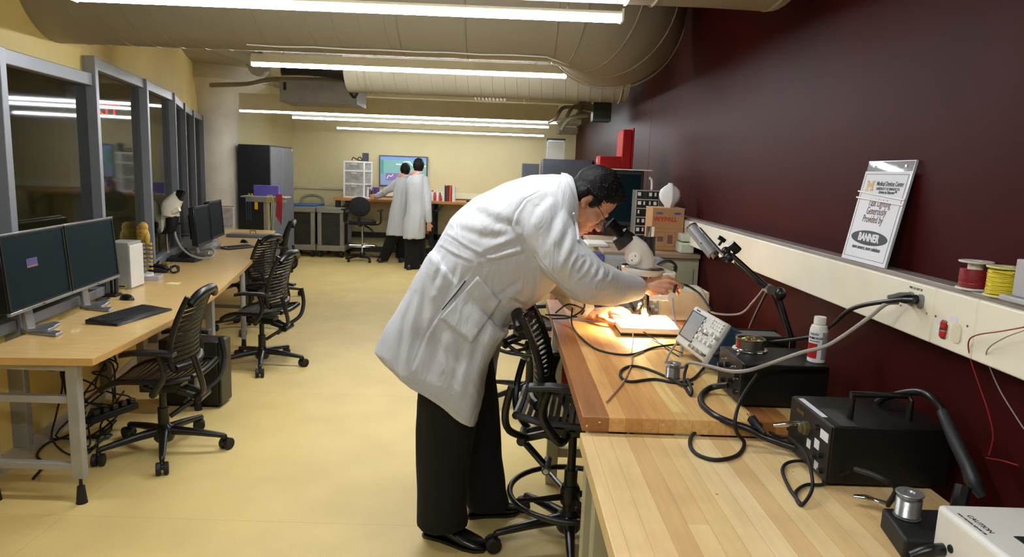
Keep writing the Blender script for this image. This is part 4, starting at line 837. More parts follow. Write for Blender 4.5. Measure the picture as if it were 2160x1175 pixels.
tk(MB().bar(W((1516,518,'y',2.49)), W((1524,506,'y',2.49)), .008, .008).tube([W((1515,500,'y',2.49)), W((1521,503,'y',2.49)), W((1529,509,'y',2.49))], .008, 8), 'thumb_knob', BLK)
tk(MB().cyl(W((1541,514,'y',2.47)), W((1557,530,'y',2.47)), .016).cyl(W((1534,528,'y',2.47)), W((1548,520,'y',2.47)), .007), 'thumb_knob', BLK)
tk(MB().ball(W((1531,530,'y',2.48)), .017).ball(W((1537,543,'y',2.47)), .019).bar(W((1522,548,'y',2.48)), W((1550,538,'y',2.46)), .018, .02), 'swivel_joint', BLK)
e1 = W((1623,610,'y',2.4)); tk(MB().cyl(W((1546,541,'y',2.46)), e1, .0095, n=12), 'upper_arm', BLK)
tk(MB().cyl(e1+V(0,-.02,0), e1+V(0,.02,0), .017).cyl(e1+V(.02,-.025,-.01), e1+V(.02,-.012,-.01), .013), 'elbow_joint', mat('joint_grey',(90,88,84),.4))
kb = W((1645,620,'y',2.38)); tk(MB().ball(kb, (.02,.024,.024)), 'elbow_knob', BLK); tk(MB().cyl(kb+V(.0,-.026,0), kb+V(0,-.022,0), .005), 'screw', CHR)
tk(MB().cyl(W((1638,612,'y',2.4)), W((1670,715,'y',2.36)), .0095, n=12), 'lower_arm', BLK); tk(MB().tube([W((1548,545,'y',2.46)), W((1556,562,'y',2.46)), W((1580,578,'y',2.44)), W((1600,600,'y',2.42)), W((1626,615,'y',2.4)), W((1640,650,'y',2.4)), W((1660,700,'y',2.38)), W((1668,716,'y',2.38))], .004, 8, k=6), 'cord', BLKM)
q = W((1672,722,'y',2.36)); tk(MB().cyl(q+V(0,0,.02), V(q.x, q.y, FZ), .011), 'post', BLK); tk(MB().cyl(V(q.x,q.y,FZ), V(q.x,q.y,FZ+.012), .045), 'base', BLKM)
# ---------------- loose cables ----------------
GYC = mat('grey_cord', (158, 152, 144), .45)
cable([(1929,633,'x',1.0),(1885,634,'x',.985),(1800,650,'y',1.85),(1755,685,'y',1.98),(1720,708,'y',2.1),(1660,718,'y',2.2),(1615,722,'y',2.28)], .006, 'thick black cord drooping from the raceway plug to the transformer', BLK, 'power_cable', n=10)
cable([(1895,638,'x',1.0),(1868,642,'y',1.72),(1830,672,'y',1.75),(1780,708,'y',1.8),(1740,731,'y',1.82),(1690,744,'y',1.85),(1630,765,'y',1.9),(1580,781,'y',1.9),(1540,783,'y',1.95),(1490,771,'y',2.1),(1455,765,'y',2.2),(1440,775,'y',2.25),(1410,772,'z',1.03)], .0055, 'long grey cord from the raceway plug to the small solder spool', GYC, 'power_cable', n=10)
cable([(1404,765,'z',1.03),(1412,745,'z',1.04),(1428,722,'y',2.55),(1436,700,'y',2.6),(1425,680,'y',2.65),(1420,655,'y',2.72),(1419,630,'y',2.8)], .0042, 'grey cord rising from the solder spool to the microscope clamp', GYC, 'power_cable')
cable([(1421,625,'y',2.84),(1424,605,'y',2.86),(1432,600,'y',2.9),(1450,603,'y',3.0),(1475,620,'y',3.0),(1490,640,'y',2.9),(1500,655,'y',2.85)], .006, 'black cord looping from the microscope over the white power supply', BLKM)
cable([(1478,608,'y',3.1),(1486,622,'y',3.0),(1492,640,'y',2.95),(1505,660,'y',2.85),(1560,662,'y',2.8),(1590,635,'y',2.7),(1612,608,'y',2.5)], .0045, 'grey cord sagging from the white power supply to the lamp elbow', GYC)
cable([(1619,613,'y',2.42),(1600,650,'y',2.5),(1582,690,'y',2.6),(1578,712,'y',2.7)], .0055, 'dark grey cord falling from the lamp elbow behind the tin', mat('dark_cord',(60,56,50),.5))
H = FZ+.005
cable([(1165,672,'z',H),(1200,670,'z',H+.02),(1228,655,'z',H+.07),(1232,640,'z',H+.09),(1215,633,'z',H+.09),(1207,655,'z',H+.05),(1208,690,'z',H),(1240,725,'z',H),(1275,742,'z',H),(1330,748,'z',H),(1380,733,'z',H),(1425,727,'z',H+.01),(1445,728,'z',H+.02)], .0042, 'black cord looped by the wrist and running under the microscope base', BLKM)
cable([(1172,660,'z',H+.05),(1195,643,'z',H+.08),(1215,645,'z',H+.09),(1232,655,'z',H+.06),(1215,668,'z',H+.01),(1180,665,'z',H),(1150,664,'z',H)], .004, 'second black cord looping beside the wrist strap', BLKM)
cable([(1530,742,'z',H+.1),(1505,750,'z',H+.06),(1485,775,'z',H+.01),(1460,800,'z',H),(1425,807,'z',H),(1380,800,'z',H),(1330,805,'z',H),(1310,795,'z',H),(1312,780,'z',H),(1335,772,'z',H),(1370,780,'z',H),(1410,797,'z',H),(1440,812,'z',H+.005),(1462,810,'z',H+.01)], .0048, 'black cord forming a flat loop around the small solder spool', BLKM)
cable([(1450,770,'z',H+.05),(1444,790,'z',H+.02),(1445,815,'z',H),(1456,833,'z',H),(1459,822,'z',H+.01),(1450,800,'z',H+.02)], .005, 'short black cord hooked down below the oscilloscope', BLKM)
cable([(1357,742,'z',H),(1334,752,'z',H),(1333,765,'z',H),(1318,800,'z',H),(1295,830,'z',H),(1279,848,'z',H)], .0028, 'thin pale probe lead lying across the darker bench', mat('pale_lead',(170,140,120),.5), k=6)
cable([(1335,704,'z',1.02),(1335,725,'z',H+.01),(1331,745,'z',H)], .0025, 'thin white lead hanging off the microscope base', WHT)
cable([(1357,700,'z',1.02),(1385,718,'z',H),(1410,738,'z',H),(1432,752,'z',H)], .0022, 'thin black probe lead across the light patch to the oscilloscope', BLKM, k=5)
cable([(1375,716,'z',H),(1400,728,'z',H),(1440,745,'z',H+.02)], .0022, 'second thin black probe lead below the oscilloscope', BLKM, k=5)
cable([(1535,812,'z',H+.03),(1500,818,'z',H+.012),(1480,835,'z',H),(1482,855,'z',H),(1510,878,'z',H+.0),(1550,895,'z',H-.005),(1580,905,'z',H-.01),(1620,925,'z',NZ+.03),(1680,945,'z',NZ+.02),(1710,948,'z',NZ+.03)], .010, 'thick black hose curling off the darker bench onto the paler one', BLK, 'hose', n=12)
cable([(1598,790,'y',1.93),(1580,815,'y',1.9),(1560,850,'y',1.82),(1550,890,'y',1.78),(1556,915,'z',NZ+.03),(1570,935,'z',NZ+.006),(1555,960,'z',NZ+.006),(1510,970,'z',NZ+.006),(1470,958,'z',NZ+.006),(1455,935,'z',NZ+.006),(1468,912,'z',NZ+.006),(1520,905,'z',NZ+.008),(1600,905,'z',NZ+.012),(1650,903,'z',NZ+.02),(1700,910,'z',NZ+.06)], .0052, 'black cord making a wide loop on the paler bench', BLKM, 'power_cable')
cable([(1718,915,'z',NZ+.08),(1690,920,'z',NZ+.04),(1640,920,'z',NZ+.01),(1610,900,'z',NZ+.03),(1590,885,'z',H+.01)], .0045, 'black plug lead running back onto the darker bench', BLKM, 'power_cable')
cable([(1790,995,'z',NZ+.05),(1760,1005,'z',NZ+.02),(1735,1022,'z',NZ+.006),(1700,1023,'z',NZ+.006),(1678,1040,'z',NZ+.006),(1690,1065,'z',NZ+.006),(1712,1035,'z',NZ+.02),(1712,1000,'z',NZ+.03),(1700,960,'z',NZ+.05),(1680,935,'z',NZ+.05),(1665,922,'z',NZ+.04)], .0042, 'black lead hanging in a narrow loop before the unit with the handle', BLKM, 'power_cable')
cable([(1738,1018,'z',NZ+.008),(1730,985,'z',NZ+.01),(1700,973,'z',NZ+.01),(1665,975,'z',NZ+.008),(1650,992,'z',NZ+.006),(1665,1030,'z',NZ+.006),(1688,1062,'z',NZ+.006)], .0042, 'black lead forming a round loop on the paler bench by the black unit', BLKM, 'power_cable')
q = W((1592,892,'z',FZ+.015)); t = MB().tube([q+V(.01,-.05,-.01), q+V(0,-.01,0), q, q+V(-.004,.015,.006)], [.005,.009,.013,.013], 12); tag(t.build('power_plug', BLKM), 'loose black plug with bare prongs lying at the bench joint', 'plug')
f = MB(); [f.cyl(q+V(dx,.015,.008), q+V(dx-.003,.034,.014), .0016, n=6) for dx in (-.008,0,.008)]; tag(f.build('plug_prongs', CHR), 'three bare metal prongs of the loose plug', 'plug')
RW = mat('red_wire2', (150, 34, 34), .4)
cable([(2160,690,'x',1.02),(2110,699,'x',1.02),(2060,707,'x',1.03),(2043,722,'x',1.04),(2048,760,'x',1.06),(2068,820,'x',1.08),(2085,870,'x',1.09),(2095,920,'x',1.1),(2086,960,'x',1.1)], .0016, 'thin red wire hanging over the raceway below the spools', RW, 'loose_wire')
cable([(2160,697,'x',1.02),(2120,712,'x',1.02),(2085,735,'x',1.04),(2083,760,'x',1.06),(2110,825,'x',1.09),(2160,905,'x',1.1)], .0014, 'thin grey wire hanging over the raceway beside the red one', GYC, 'loose_wire')
cable([(2080,966,'x',1.1),(2115,972,'x',1.095),(2148,982,'x',1.09)], .0016, 'short end of red wire lying low against the maroon wall', RW, 'loose_wire')
# ---------------- small solder spools ----------------
SOL = mat('solder_wire', (170,170,168), .3, .8)
def solder(lab, c, s=1.0):
    t = thing('solder_spool', lab, 'spool', c); MB().lathe([(.0,0),(.024*s,0),(.026*s,.002),(.026*s,.004),(.02*s,.005),(.02*s,.048*s),(.026*s,.05*s),(.027*s,.052*s),(.026*s,.054*s),(.01*s,.054*s),(.008*s,.05*s)]).build('reel', ALU, t)
    n = 15; MB().lathe([(.0235*s,.006)]+[(.0235*s+(.0008 if i % 2 else 0), .006+.036*s*i/(2*n)) for i in range(2*n)]+[(.02*s,.044*s)]).build('solder', SOL, t); return t
p = Vector(at(1421, 802, z=FZ)); solder('small solder spool standing on the darker bench below the oscilloscope', (p.x, p.y+.02, FZ))
cln = thing('soldering_stand', 'black soldering iron stand at the right edge of the paler bench', 'stand', (.845, 1.29, NZ))
MB().prism([(-.055,-.07),(.15,-.07),(.15,.06),(-.03,.06)], 0, .045).build('tray', BLKM, cln, bev=.006); MB().tube([(.09,.0,.04),(.09,0,.09),(.1,.01,.12)], .016, k=4).build('holder', BLK, cln)
solder('solder spool on the black soldering stand beside the white unit', (.845, 1.31, NZ+.0455), 1.0)
tag(MB().tube([W((1800,1048,'z',NZ+.03)), W((1825,1052,'z',NZ+.03)), W((1850,1058,'z',NZ+.03)), W((1872,1066,'z',NZ+.03))], [.005,.009,.006,.008], 10, k=4).build('metal_connector', CHR), 'small shiny metal connector lying before the black unit', 'connector')
cable([(1872,1066,'z',NZ+.03),(1890,1030,'z',NZ+.08),(1850,1005,'z',NZ+.1),(1805,990,'z',NZ+.09)], .006, 'black lead arching in front of the unit with the handle', BLKM, 'power_cable')
# corner white box at the bottom right
p = Vector(at(1995, 1175, z=NZ+.02)); cb = thing('white_instrument', 'white cased instrument at the bottom right corner on the paler bench', 'instrument', (.895, 1.10, NZ), 0)
MB().box(-.06,.17,-.2,.11,.0,.125).build('case', WHT, cb, bev=.008); MB().box(-.062,-.059,-.19,.1,.01,.117).build('front_panel', mat('off_white',(222,220,206),.45), cb, bev=.002)
MB().lathe([(.008,0),(.007,.002)], (-.062,.055,.065), 18, RX).build('port', INK, cb); MB().lathe([(.02,0),(.018,.014),(.004,.015)], (-.062,.01,.04), 24, RX).build('dial', WHT, cb)
MB().box(-.0,.14,-.035,-.005,.124,.1265).build('handle_slot', BLKM, cb, bev=.004); MB().text('CAUTION', .014, Matrix.Translation((-.03,.035,.1255)) @ Matrix.Rotation(-PI/2,4,'Z'), .0004).text('READ MANUAL BEFORE USE', .006, Matrix.Translation((-.045,.035,.1255)) @ Matrix.Rotation(-PI/2,4,'Z'), .0004).build('lettering', INK, cb)
cable([(1925,1175,'z',NZ+.03),(1965,1162,'z',NZ+.05),(2010,1160,'z',NZ+.05),(2040,1170,'z',NZ+.04)], .012, 'thick black hose at the bottom edge before the white instrument', BLK, 'hose', n=12)
# ---------------- behind the microscope ----------------
t = thing('white_power_supply', 'white boxy power supply behind the oscilloscope', 'power supply', (.86, 3.28, FZ)); MB().box(-.11,.12,-.1,.12,0,.14).build('case', mat('psu_cream',(222,216,196),.45), t, bev=.006)
MB().box(-.114,-.11,-.09,.11,.01,.13).build('front_panel', OG, t); [MB().lathe([(.01,0),(.009,.014),(.002,.015)], (-.114,-.06+.04*i,.04+.03*(i % 2)), 12, RX).build('knob', WHT, t) for i in range(4)]
t = thing('blue_power_supply', 'grey power supply with a blue front end behind the microscope', 'power supply', (.60, 3.52, 1.135), 0)
MB().box(-.09,.22,-.06,.07,-.155,.10).build('case', mat('blue_grey',(128,136,142),.45), t, bev=.004); MB().box(-.14,-.088,-.07,.08,-.155,.115).build('front_panel', mat('royal_blue',(36,48,110),.4), t, bev=.006)
f = MB(); [f.box(-.02+.016*i,-.012+.016*i,-.0615,-.06,.0,.06) for i in range(12)]; f.build('vent_slot', INK, t)
for i,(pts,l) in enumerate((([(1330,640,'z',H+.08),(1340,655,'z',H+.04),(1350,640,'z',H+.1),(1352,620,'y',3.3)],'thick black ribbed hose behind the man\'s left hand'),([(1325,680,'z',H+.01),(1345,668,'z',H+.01),(1372,650,'z',H+.01),(1400,640,'z',H+.02)],'black cord lying behind the microscope pole'))): cable(pts, .008, l, BLKM)
t = thing('clamp_tool', 'small grey clamp device left of the white power supply', 'device', W((1408, 668, 'z', FZ))); MB().box(-.03,.04,-.03,.04,0,.05).box(-.02,.0,-.02,.02,.05,.09).build('body', OG, t, bev=.004)
# cabinets behind the bench
CB = mat('cabinet_beige', (168, 164, 134), .5, .05)
t = thing('base_cabinet', 'beige metal cabinet carrying the cardboard box and parts organiser', 'cabinet', (.80, 4.35, 0)); MB().box(-.23,.31,-.5,.5,.03,1.20).build('body', CB, t, bev=.004); MB().box(-.2,.28,-.48,.48,0,.03).build('plinth', BLKM, t)
MB().box(-.24,.31,-.52,.52,1.20,1.225).build('top', mat('cabinet_top',(150,128,104),.5), t, bev=.003)
for z_ in (.06,.42,.8): d = MB().box(-.2,.28,-.506,-.5,z_,z_+.34).build('drawer', CB, t, bev=.003); MB().box(-.17,-.08,-.525,-.506,z_+.3,z_+.312).build('handle', WHT, d)
t = thing('red_tool_cabinet', 'dark red tool cabinet partly hidden behind the man and the microscope', 'tool cabinet', (.60, 5.3, 0)); MB().box(-.2,.06,-.25,.35,.05,1.235).build('body', mat('tool_red',(128,18,16),.35), t, bev=.006); [MB().box(-.19,.05,-.257,-.25,.1+.22*i,.29+.22*i).build('drawer', mat('tool_red',(128,18,16),.35), t, bev=.006) for i in range(5)]; MB().box(-.2,.06,-.258,-.252,1.0,1.01).build('trim', CHR, t)
# cardboard box
CARD = mat('cardboard', (176, 130, 84), .75, var=.06, vs=6)
bx0 = W((1372, 517, 'y', 4.0)); by = 4.0
cbx = thing('cardboard_box', 'brown wipes carton with red lettering beside the parts organiser', 'box', V(.955, 4.1, 1.226), 0)
wB = .185; MB().box(-.0-.095,wB-.095,-.1,.1,0,.245).build('carton', CARD, cbx, bev=.002); MB().box(-.097,wB-.093,-.102,.1,.243,.2465).build('flap', mat('cardboard_light',(190,146,100),.75), cbx)
FX = Matrix.Rotation(PI/2, 4, 'X')
MB().text('WYPALL', .036, Matrix.Translation((-.018,-.1008,.18)) @ FX, .0006, 'CENTER', .0012).build('lettering', mat('red_print',(190,40,30),.6), cbx)
[MB().prism([(u_+.021*math.cos(a*.3),.216+.0065*math.sin(a*.3)) for a in range(21)], -.1008, -.1, 'y').build('blue_mark', mat('blue_print',(70,70,150),.6), cbx) for u_ in (-.055,.05)]
f = MB(); [f.box(*q) for q in ((-.07,.045,-.1008,-.1,.02,.0215),(-.07,.045,-.1008,-.1,.105,.1065),(-.07,-.0685,-.1008,-.1,.02,.105),(.0435,.045,-.1008,-.1,.02,.105),(-.015,-.0135,-.1008,-.1,.02,.105),(-.06,-.025,-.1008,-.1,.05,.08),(.0,.03,-.1008,-.1,.04,.09),(-.095,.09,-.1008,-.1,.128,.1292))]; f.build('printed_panel', mat('brown_print',(120,80,70),.7), cbx)
# white dust mask / cloth standing on the box
ms = thing('white_cloth_bag', 'white gathered cloth mask standing on top of the cardboard box', 'mask', W((1411,441,'y',4.08))-V(0,0,.004))
f = MB(); rings = []
for z_, w_, d_ in ((.0,.012,.012),(.012,.024,.02),(.03,.034,.03),(.055,.056,.042),(.085,.064,.046),(.115,.058,.04),(.137,.034,.026),(.148,.016,.014),(.157,.014,.012)):
    rings.append([(w_*math.cos(2*PI*j/32)*(1-.15*(math.cos(4*PI*j/32) < -.6)), d_*math.sin(2*PI*j/32)*(1+.25*math.exp(-((j-24)/1.6)**2)), z_) for j in range(32)])
f.loft(rings); f.build('cloth', mat('white_cloth',(236,236,232),.8,var=.01,bump=.2,bs=60), ms); MB().tube([(.0,-.02,.02),(.004,-.046,.05),(.006,-.05,.1),(.004,-.02,.15)], .0035, 8, k=5).build('seam', WHT, ms)
# parts organiser
po = thing('parts_organiser', 'small parts drawer organiser with rows of clear drawers behind the cardboard box', 'organiser', W((1372, 492, 'y', 4.35)), 0); po.location = (.905, 4.45, 1.226)
hh = .335; MB().box(-.07,.13,-.07,.1,0,hh).build('frame', mat('organiser_grey',(96,92,86),.5), po, bev=.002)
f = MB(); [f.box(-.078,.072-.003,-.078,-.07,hh*i/6-.004 if i else 0,hh*i/6+.003) for i in range(7)]; f.box(-.078,-.072,-.078,-.07,0,hh).box(.064,.07,-.078,-.07,0,hh); f.build('rail', PCW, po)
INKB = mat('drawer_dark',(20,20,20),.3); DW = mat('drawer_label',(230,230,224),.5)
random.seed(9)
for r in range(6):
    for c_ in range(4):
        x0 = -.071+c_*.034; z0 = hh*r/6+.004; d = MB().box(x0,x0+.031,-.082,-.06,z0,z0+.047).build('drawer', INKB, po, bev=.001)
        if random.random() < .75: MB().box(x0+.002+.008*random.random(), x0+.016+.012*random.random(), -.0835, -.082, z0+.018, z0+.04).build('label', DW, d)
tag(MB().tube([(.95,4.5,1.565),(.95,4.5,1.6),(.945,4.5,1.63),(.93,4.5,1.642)], .008, k=4).build('white_hook', WHT), 'small white curved hook standing on the parts organiser', 'hook')
# crt monitor with open red toolbox on top
ct = thing('crt_monitor', 'large black cathode ray monitor behind the man\'s head', 'monitor', (.68, 5.0, 1.30), 0)
MB().box(-.05,.28,-.17,.0,0,.385).loft([[(-.02,0,.02),(.25,0,.02),(.25,0,.36),(-.02,0,.36)],[(.04,.3,.07),(.2,.3,.07),(.2,.3,.3),(.04,.3,.3)]]).build('casing', mat('crt_grey',(40,40,42),.5), ct, bev=.008); MB().box(-.03,.26,-.174,-.17,.03,.36).build('screen', SCR, ct); MB().box(.03,.2,-.1,.1,-.06,0).build('foot', BLKM, ct)
MB().box(-.1,.33,-.2,.12,.387,.395).build('shelf_board', WHT, ct)
tb = thing('red_toolbox', 'open red plastic toolbox on top of the black monitor', 'toolbox', (.80, 4.98, 1.6955), 0); TR = mat('toolbox_red',(150,16,12),.6,spec=.2)
MB().box(-.15,.05,-.12,.1,0,.085).build('tray', TR, tb, bev=.006); MB().box(.0,.065,-.13,.12,.0,.27).box(.065,.08,-.13,.12,.0,.285).build('lid', TR, tb, bev=.012); MB().box(-.155,-.148,-.03,.03,.04,.07).build('latch', CHR, tb)
tag(MB().box(.35,.75,4.32,4.34,1.226,1.24).box(.5,.62,4.05,4.3,1.226,1.245).build('white_tray', WHT, bev=.004), 'small white tray lying below the black monitor', 'tray')
t = thing('white_container', 'crumpled white container beside the cardboard box at the raceway end', 'container', (1.03, 3.92, 1.226)); MB().box(-.03,.05,-.06,.06,0,.06).box(-.025,.045,-.05,.05,.065,.11).build('body', mat('pale_green_white',(196,200,180),.5), t, bev=.008)
# dark cabinets by the far maroon wall
t = thing('filing_cabinet', 'taller dark grey filing cabinet beside the far maroon wall', 'cabinet', (.85, 9.8, 0)); MB().box(-.34,.36,-.0,.6,0,1.845).build('body', mat('slate_grey',(92,96,106),.45), t, bev=.006)
t = thing('filing_cabinet', 'slightly lower dark grey cabinet left of the taller filing cabinet', 'cabinet', (.42, 10.4, 0)); MB().box(-.18,.07,-.0,.5,0,1.775).build('body', mat('slate_grey',(92,96,106),.45), t, bev=.006)
t = thing('acrylic_display_case', 'clear acrylic case with a black top standing on the filing cabinet', 'display case', (.68, 9.95, 1.8455)); f = MB(); [f.box(x_,x_+.012,-.1,-.088,0,.27) for x_ in (-.12,.12)]; f.box(-.12,.132,-.1,-.09,.24,.265).build('post', mat('acrylic_edge',(190,196,200),.2), t); MB().box(-.125,.137,-.11,.1,.265,.285).build('top', BLKM, t); MB().box(-.12,.132,-.096,.09,.0,.265).build('glass', acr, t)
# ================= back of the room =================
GRC = mat('cart_plastic', (138, 134, 120), .55)
t = thing('back_workbench', 'high wooden workbench on black legs along the back wall', 'workbench', (-1.3, 12.8, 0))
MB().box(-1.78,1.9,-.42,.5,1.025,1.07).build('benchtop', mat('back_bench_wood',(188,128,70),.45,var=.12,vs=3,stretch=(.3,8,1)), t, bev=.003)
for x in (-1.7,-.02,1.8):
    for y in (-.36,.42): MB().box(x-.04,x+.04,y-.04,y+.04,0,1.024).build('leg', BLKM, t)
f = MB(); f.box(-1.7,1.8,.38,.42,.3,.4)
for x in (-1.7,-.02,1.8): f.bar((x,-.36,.8),(x+.2*(1 if x<1 else -1),-.36,1.0),.05,.05).box(x-.03,x+.03,-.36,.42,.1,.15)
f.build('frame', BLKM, t)
BZ = 1.0705
# wall screen
a = Vector(at(800,327,y=YB-.06)); c = Vector(at(901,396,y=YB-.06)); tv = thing('wall_screen', 'wide wall display showing green and purple charts on the back wall', 'screen', ((a.x+c.x)/2, YB-.002, (a.z+c.z)/2), 0)
w_, h_ = (c.x-a.x)/2, (a.z-c.z)/2; MB().box(-w_,w_,-.06,0,-h_,h_).build('casing', mat('screen_frame_grey',(70,80,96),.4), tv, bev=.006)
def scr(n,x0,x1,z0,z1,cl,s,d=.061): MB().box(x0*w_,x1*w_,-d-.001,-d+.001,z0*h_,z1*h_).build(n, emit('scr_%s_%d_%d' % (n, *cl[:2]), cl, s), tv)
scr('display',-.95,.95,-.92,.92,(120,138,170),.42); scr('chart_area',-.8,.95,-.12,.72,(112,158,152),.42,.062); scr('chart_area',-.72,.75,-.62,-.14,(118,98,146),.42,.062); scr('toolbar',-.95,.95,.74,.9,(90,130,190),.6,.062); scr('side_list',-.93,-.82,-.2,.7,(60,130,110),.6,.062)
f = MB(); [f.box(w_*(-.75+.1*i), w_*(-.745+.1*i), -.064,-.063, -.1*h_,.7*h_) for i in range(16)]; f.build('grid_lines', emit('grid_teal',(90,150,150),.4), tv)
f = MB(); f.tube([(w_*q[0],-.064,h_*q[1]) for q in ((-.3,.45),(-.05,.46),(.05,.6),(.25,.62),(.35,.45),(.5,.3),(.85,.35),(.93,.4))],.008,6,k=6).tube([(w_*q[0],-.064,h_*q[1]) for q in ((-.68,-.5),(-.6,-.3),(-.5,-.35),(-.42,-.2))],.004,6,k=5); f.build('curve', emit('curve_white',(240,240,240),.9), tv)
# drawer tower
p = Vector(at(720,418,z=BZ)); dt = thing('drawer_tower', 'white three drawer plastic tower on the back bench', 'drawers', (p.x+.2, 12.75, BZ), math.radians(-12))
f = MB(); hh=.66
for x,y in ((-.19,-.17),(.19,-.17),(-.19,.17),(.19,.17)): f.box(x-.014,x+.014,y-.014,y+.014,0,hh)
for z in (0,.235,.47,hh-.03): f.box(-.2,.2,-.18,.18,z,z+.03)
f.build('frame', mat('bright_white',(238,238,234),.4), dt, bev=.003)
DR = mat('clear_drawer',(176,176,168),.35,var=.15,vs=14)
for z0,z1 in ((.032,.232),(.267,.467),(.502,.628)):
    d = MB().box(-.173,.173,-.175,.17,z0,z1).build('drawer', DR, dt, bev=.004); MB().box(-.05,.05,-.19,-.175,z1-.03,z1-.012).build('handle', WHT, d)
f = MB().tube([(-.12,0,hh+.01),(-.1,.02,hh+.06),(-.03,0,hh+.03),(.02,.02,hh+.07),(.07,0,hh+.01),(-.02,-.03,hh+.02)],.01,6,k=5); t=tag(f.build('headset', BLKM),'black tangle of cord lying on the drawer tower','cable'); t.location=Vector((p.x+.18,12.75,BZ+hh+.003))
t = thing('desk_speaker','small dark speaker standing on the drawer tower','speaker',(p.x+.345,12.70,BZ+hh+.002)); MB().box(-.05,.05,-.05,.05,0,.15).build('cabinet',DGR,t,bev=.005)
# bottles left and right of the people
def bottle(px, lab, cl, h=.16, r=.03, grp=None, cap=(235,235,232), y=12.62):
    x = at(px, 420, y=y)[0]; t = thing('lab_bottle', lab, 'bottle', (x, y, BZ), group=grp)
    MB().lathe([(0,0),(r,0),(r,h*.65),(r*.45,h*.8),(r*.4,h*.88)],n=16).build('bottle', mat('bottle_%d_%d_%d'%cl,cl,.3), t); MB().cyl((0,0,h*.86),(0,0,h),r*.5,n=12).build('cap', mat('cap_%d_%d_%d'%cap,cap,.4), t)
for a_ in ((776,'white bottle at the left end of the row by the drawer tower',(210,205,200)),(781,'dark brown bottle next to the white one by the drawer tower',(70,40,30)),(787,'red topped dark bottle by the drawer tower',(60,30,60))): bottle(a_[0],a_[1],a_[2],.2,.028,cap=(190,40,40) if a_[0]==787 else (235,235,232))
t = thing('purple_tray','purple rack beside the bottles on the back bench','rack',(at(792,400,y=12.7)[0],12.75,BZ)); MB().box(-.06,.06,-.05,.05,0,.2).build('body',mat('purple_plastic',(70,60,140),.5),t,bev=.004); MB().tube([(-.03,0,.2),(-.04,0,.3)],.006).tube([(.02,0,.2),(.04,0,.28)],.005).build('rods',PCW,t)
for i,(px,l,cl,h,cap) in enumerate(((906,'green bottle right of the two standing people',(40,120,60),.2,(30,100,50)),(912,'tall white bottle beside the green one',(225,225,225),.19,(180,40,40)),(917,'red bottle in the row right of the two people',(196,44,40),.18,(235,235,232)),(923,'white squeeze bottle beside the books',(228,228,226),.22,(228,228,226)),(928,'clear red bottle nearest the white binder',(180,60,50),.15,(90,40,40)))): bottle(px,l,cl,h,.03,cap=cap)
random.seed(2)
for i,(px,w_,h_,cl,l) in enumerate(((936,.035,.30,(228,226,220),'white binder at the left of the book row on the back bench'),(941,.035,.28,(60,40,34),'dark brown book in the row on the back bench'),(945,.03,.29,(120,34,26),'dark red book in the row on the back bench'),(950,.035,.29,(222,84,34),'bright orange book in the row on the back bench'),(957,.05,.28,(234,234,230),'thick white binder at the right end of the book row'))):
    x = at(px,420,y=12.55)[0]; t = thing('book',l,'book',(x,12.58,BZ),group='books on the back bench'); m_ = mat('book_%d'%i,cl,.5)
    MB().box(-w_/2,w_/2,-.1,.1,0,.003).box(-w_/2,-w_/2+.003,-.1,.1,0,h_).box(w_/2-.003,w_/2,-.1,.1,0,h_).box(-w_/2,w_/2,-.103,-.1,0,h_).build('cover',m_,t); MB().box(-w_/2+.004,w_/2-.004,-.097,.095,.004,h_-.006).build('pages',PAP,t)
t = thing('computer_mouse','small dark mouse on the back bench right of the binders','mouse',(at(990,428,y=12.55)[0],12.55,BZ)); MB().ball((0,0,.015),(.06,.04,.03)).build('body',BLK,t)
t = thing('paper_pad','white paper pad lying on the back bench before the drawer tower','paper',(at(770,419,y=12.5)[0],12.5,BZ)); MB().box(-.15,.15,-.08,.08,0,.02).build('sheets',PAP,t)
# round backed stools
def lab_stool(lab, loc, rz):
    t = thing('lab_stool', lab, 'chair', loc, rz, 'upholstered lab stools at the back bench'); UPH = mat('black_fabric',(22,22,24),.85,bump=.2)
    f = MB(); f.lathe([(.05,.05),(.05,.12),(.03,.15)])
    for i in range(5): a=.3+i*2*PI/5; f.tube([(0,0,.09),(.15*math.cos(a),.15*math.sin(a),.09),(.31*math.cos(a),.31*math.sin(a),.065)],[.03,.022,.016],8)
    f.build('base',BLK,t)
    for i in range(5): a=.3+i*2*PI/5; MB().cyl((.31*math.cos(a)-.02,.31*math.sin(a),.028),(.31*math.cos(a)+.02,.31*math.sin(a),.028),.028,n=14).build('caster',BLKM,t)
    MB().cyl((0,0,.12),(0,0,.62),.022).build('gas_lift',CHR,t)
    f = MB(); f.tube([(.24*math.cos(i*PI/16),.24*math.sin(i*PI/16),.27) for i in range(32)],.012,8,closed=True); [f.cyl((0,0,.27),(.24*math.cos(a),.24*math.sin(a),.27),.008,n=8) for a in (0,PI/2,PI,-PI/2)]; f.build('foot_ring',CHR,t)
    MB().lathe([(.0,-.04),(.2,-.04),(.235,-.02),(.24,.02),(.2,.045),(.0,.05)],(0,0,.68),24).build('seat',UPH,t)
    f = MB(); f.ball((0,-.24,.96),(.19,.045,.17)); f.build('backrest',UPH,t); MB().tube([(0,-.1,.62),(0,-.28,.66),(0,-.28,.9)],.022,8,k=4).tube([(.05,-.05,.62),(.15,-.1,.58),(.22,-.12,.52)],.018,8,k=3).build('back_support',BLK,t)
    for s in (-1,1): MB().tube([(s*.12,0,.64),(s*.3,0,.66),(s*.32,0,.8),(s*.31,0,.88)],.018,8,k=4).box(s*.31-.035,s*.31+.035,-.13,.12,.88,.91).build('armrest',BLK,t,bev=.006)
    return t
s1 = lab_stool('black upholstered lab stool at the back bench left of the two people', (at(780,540,z=0)[0], 12.05, 0), 0)
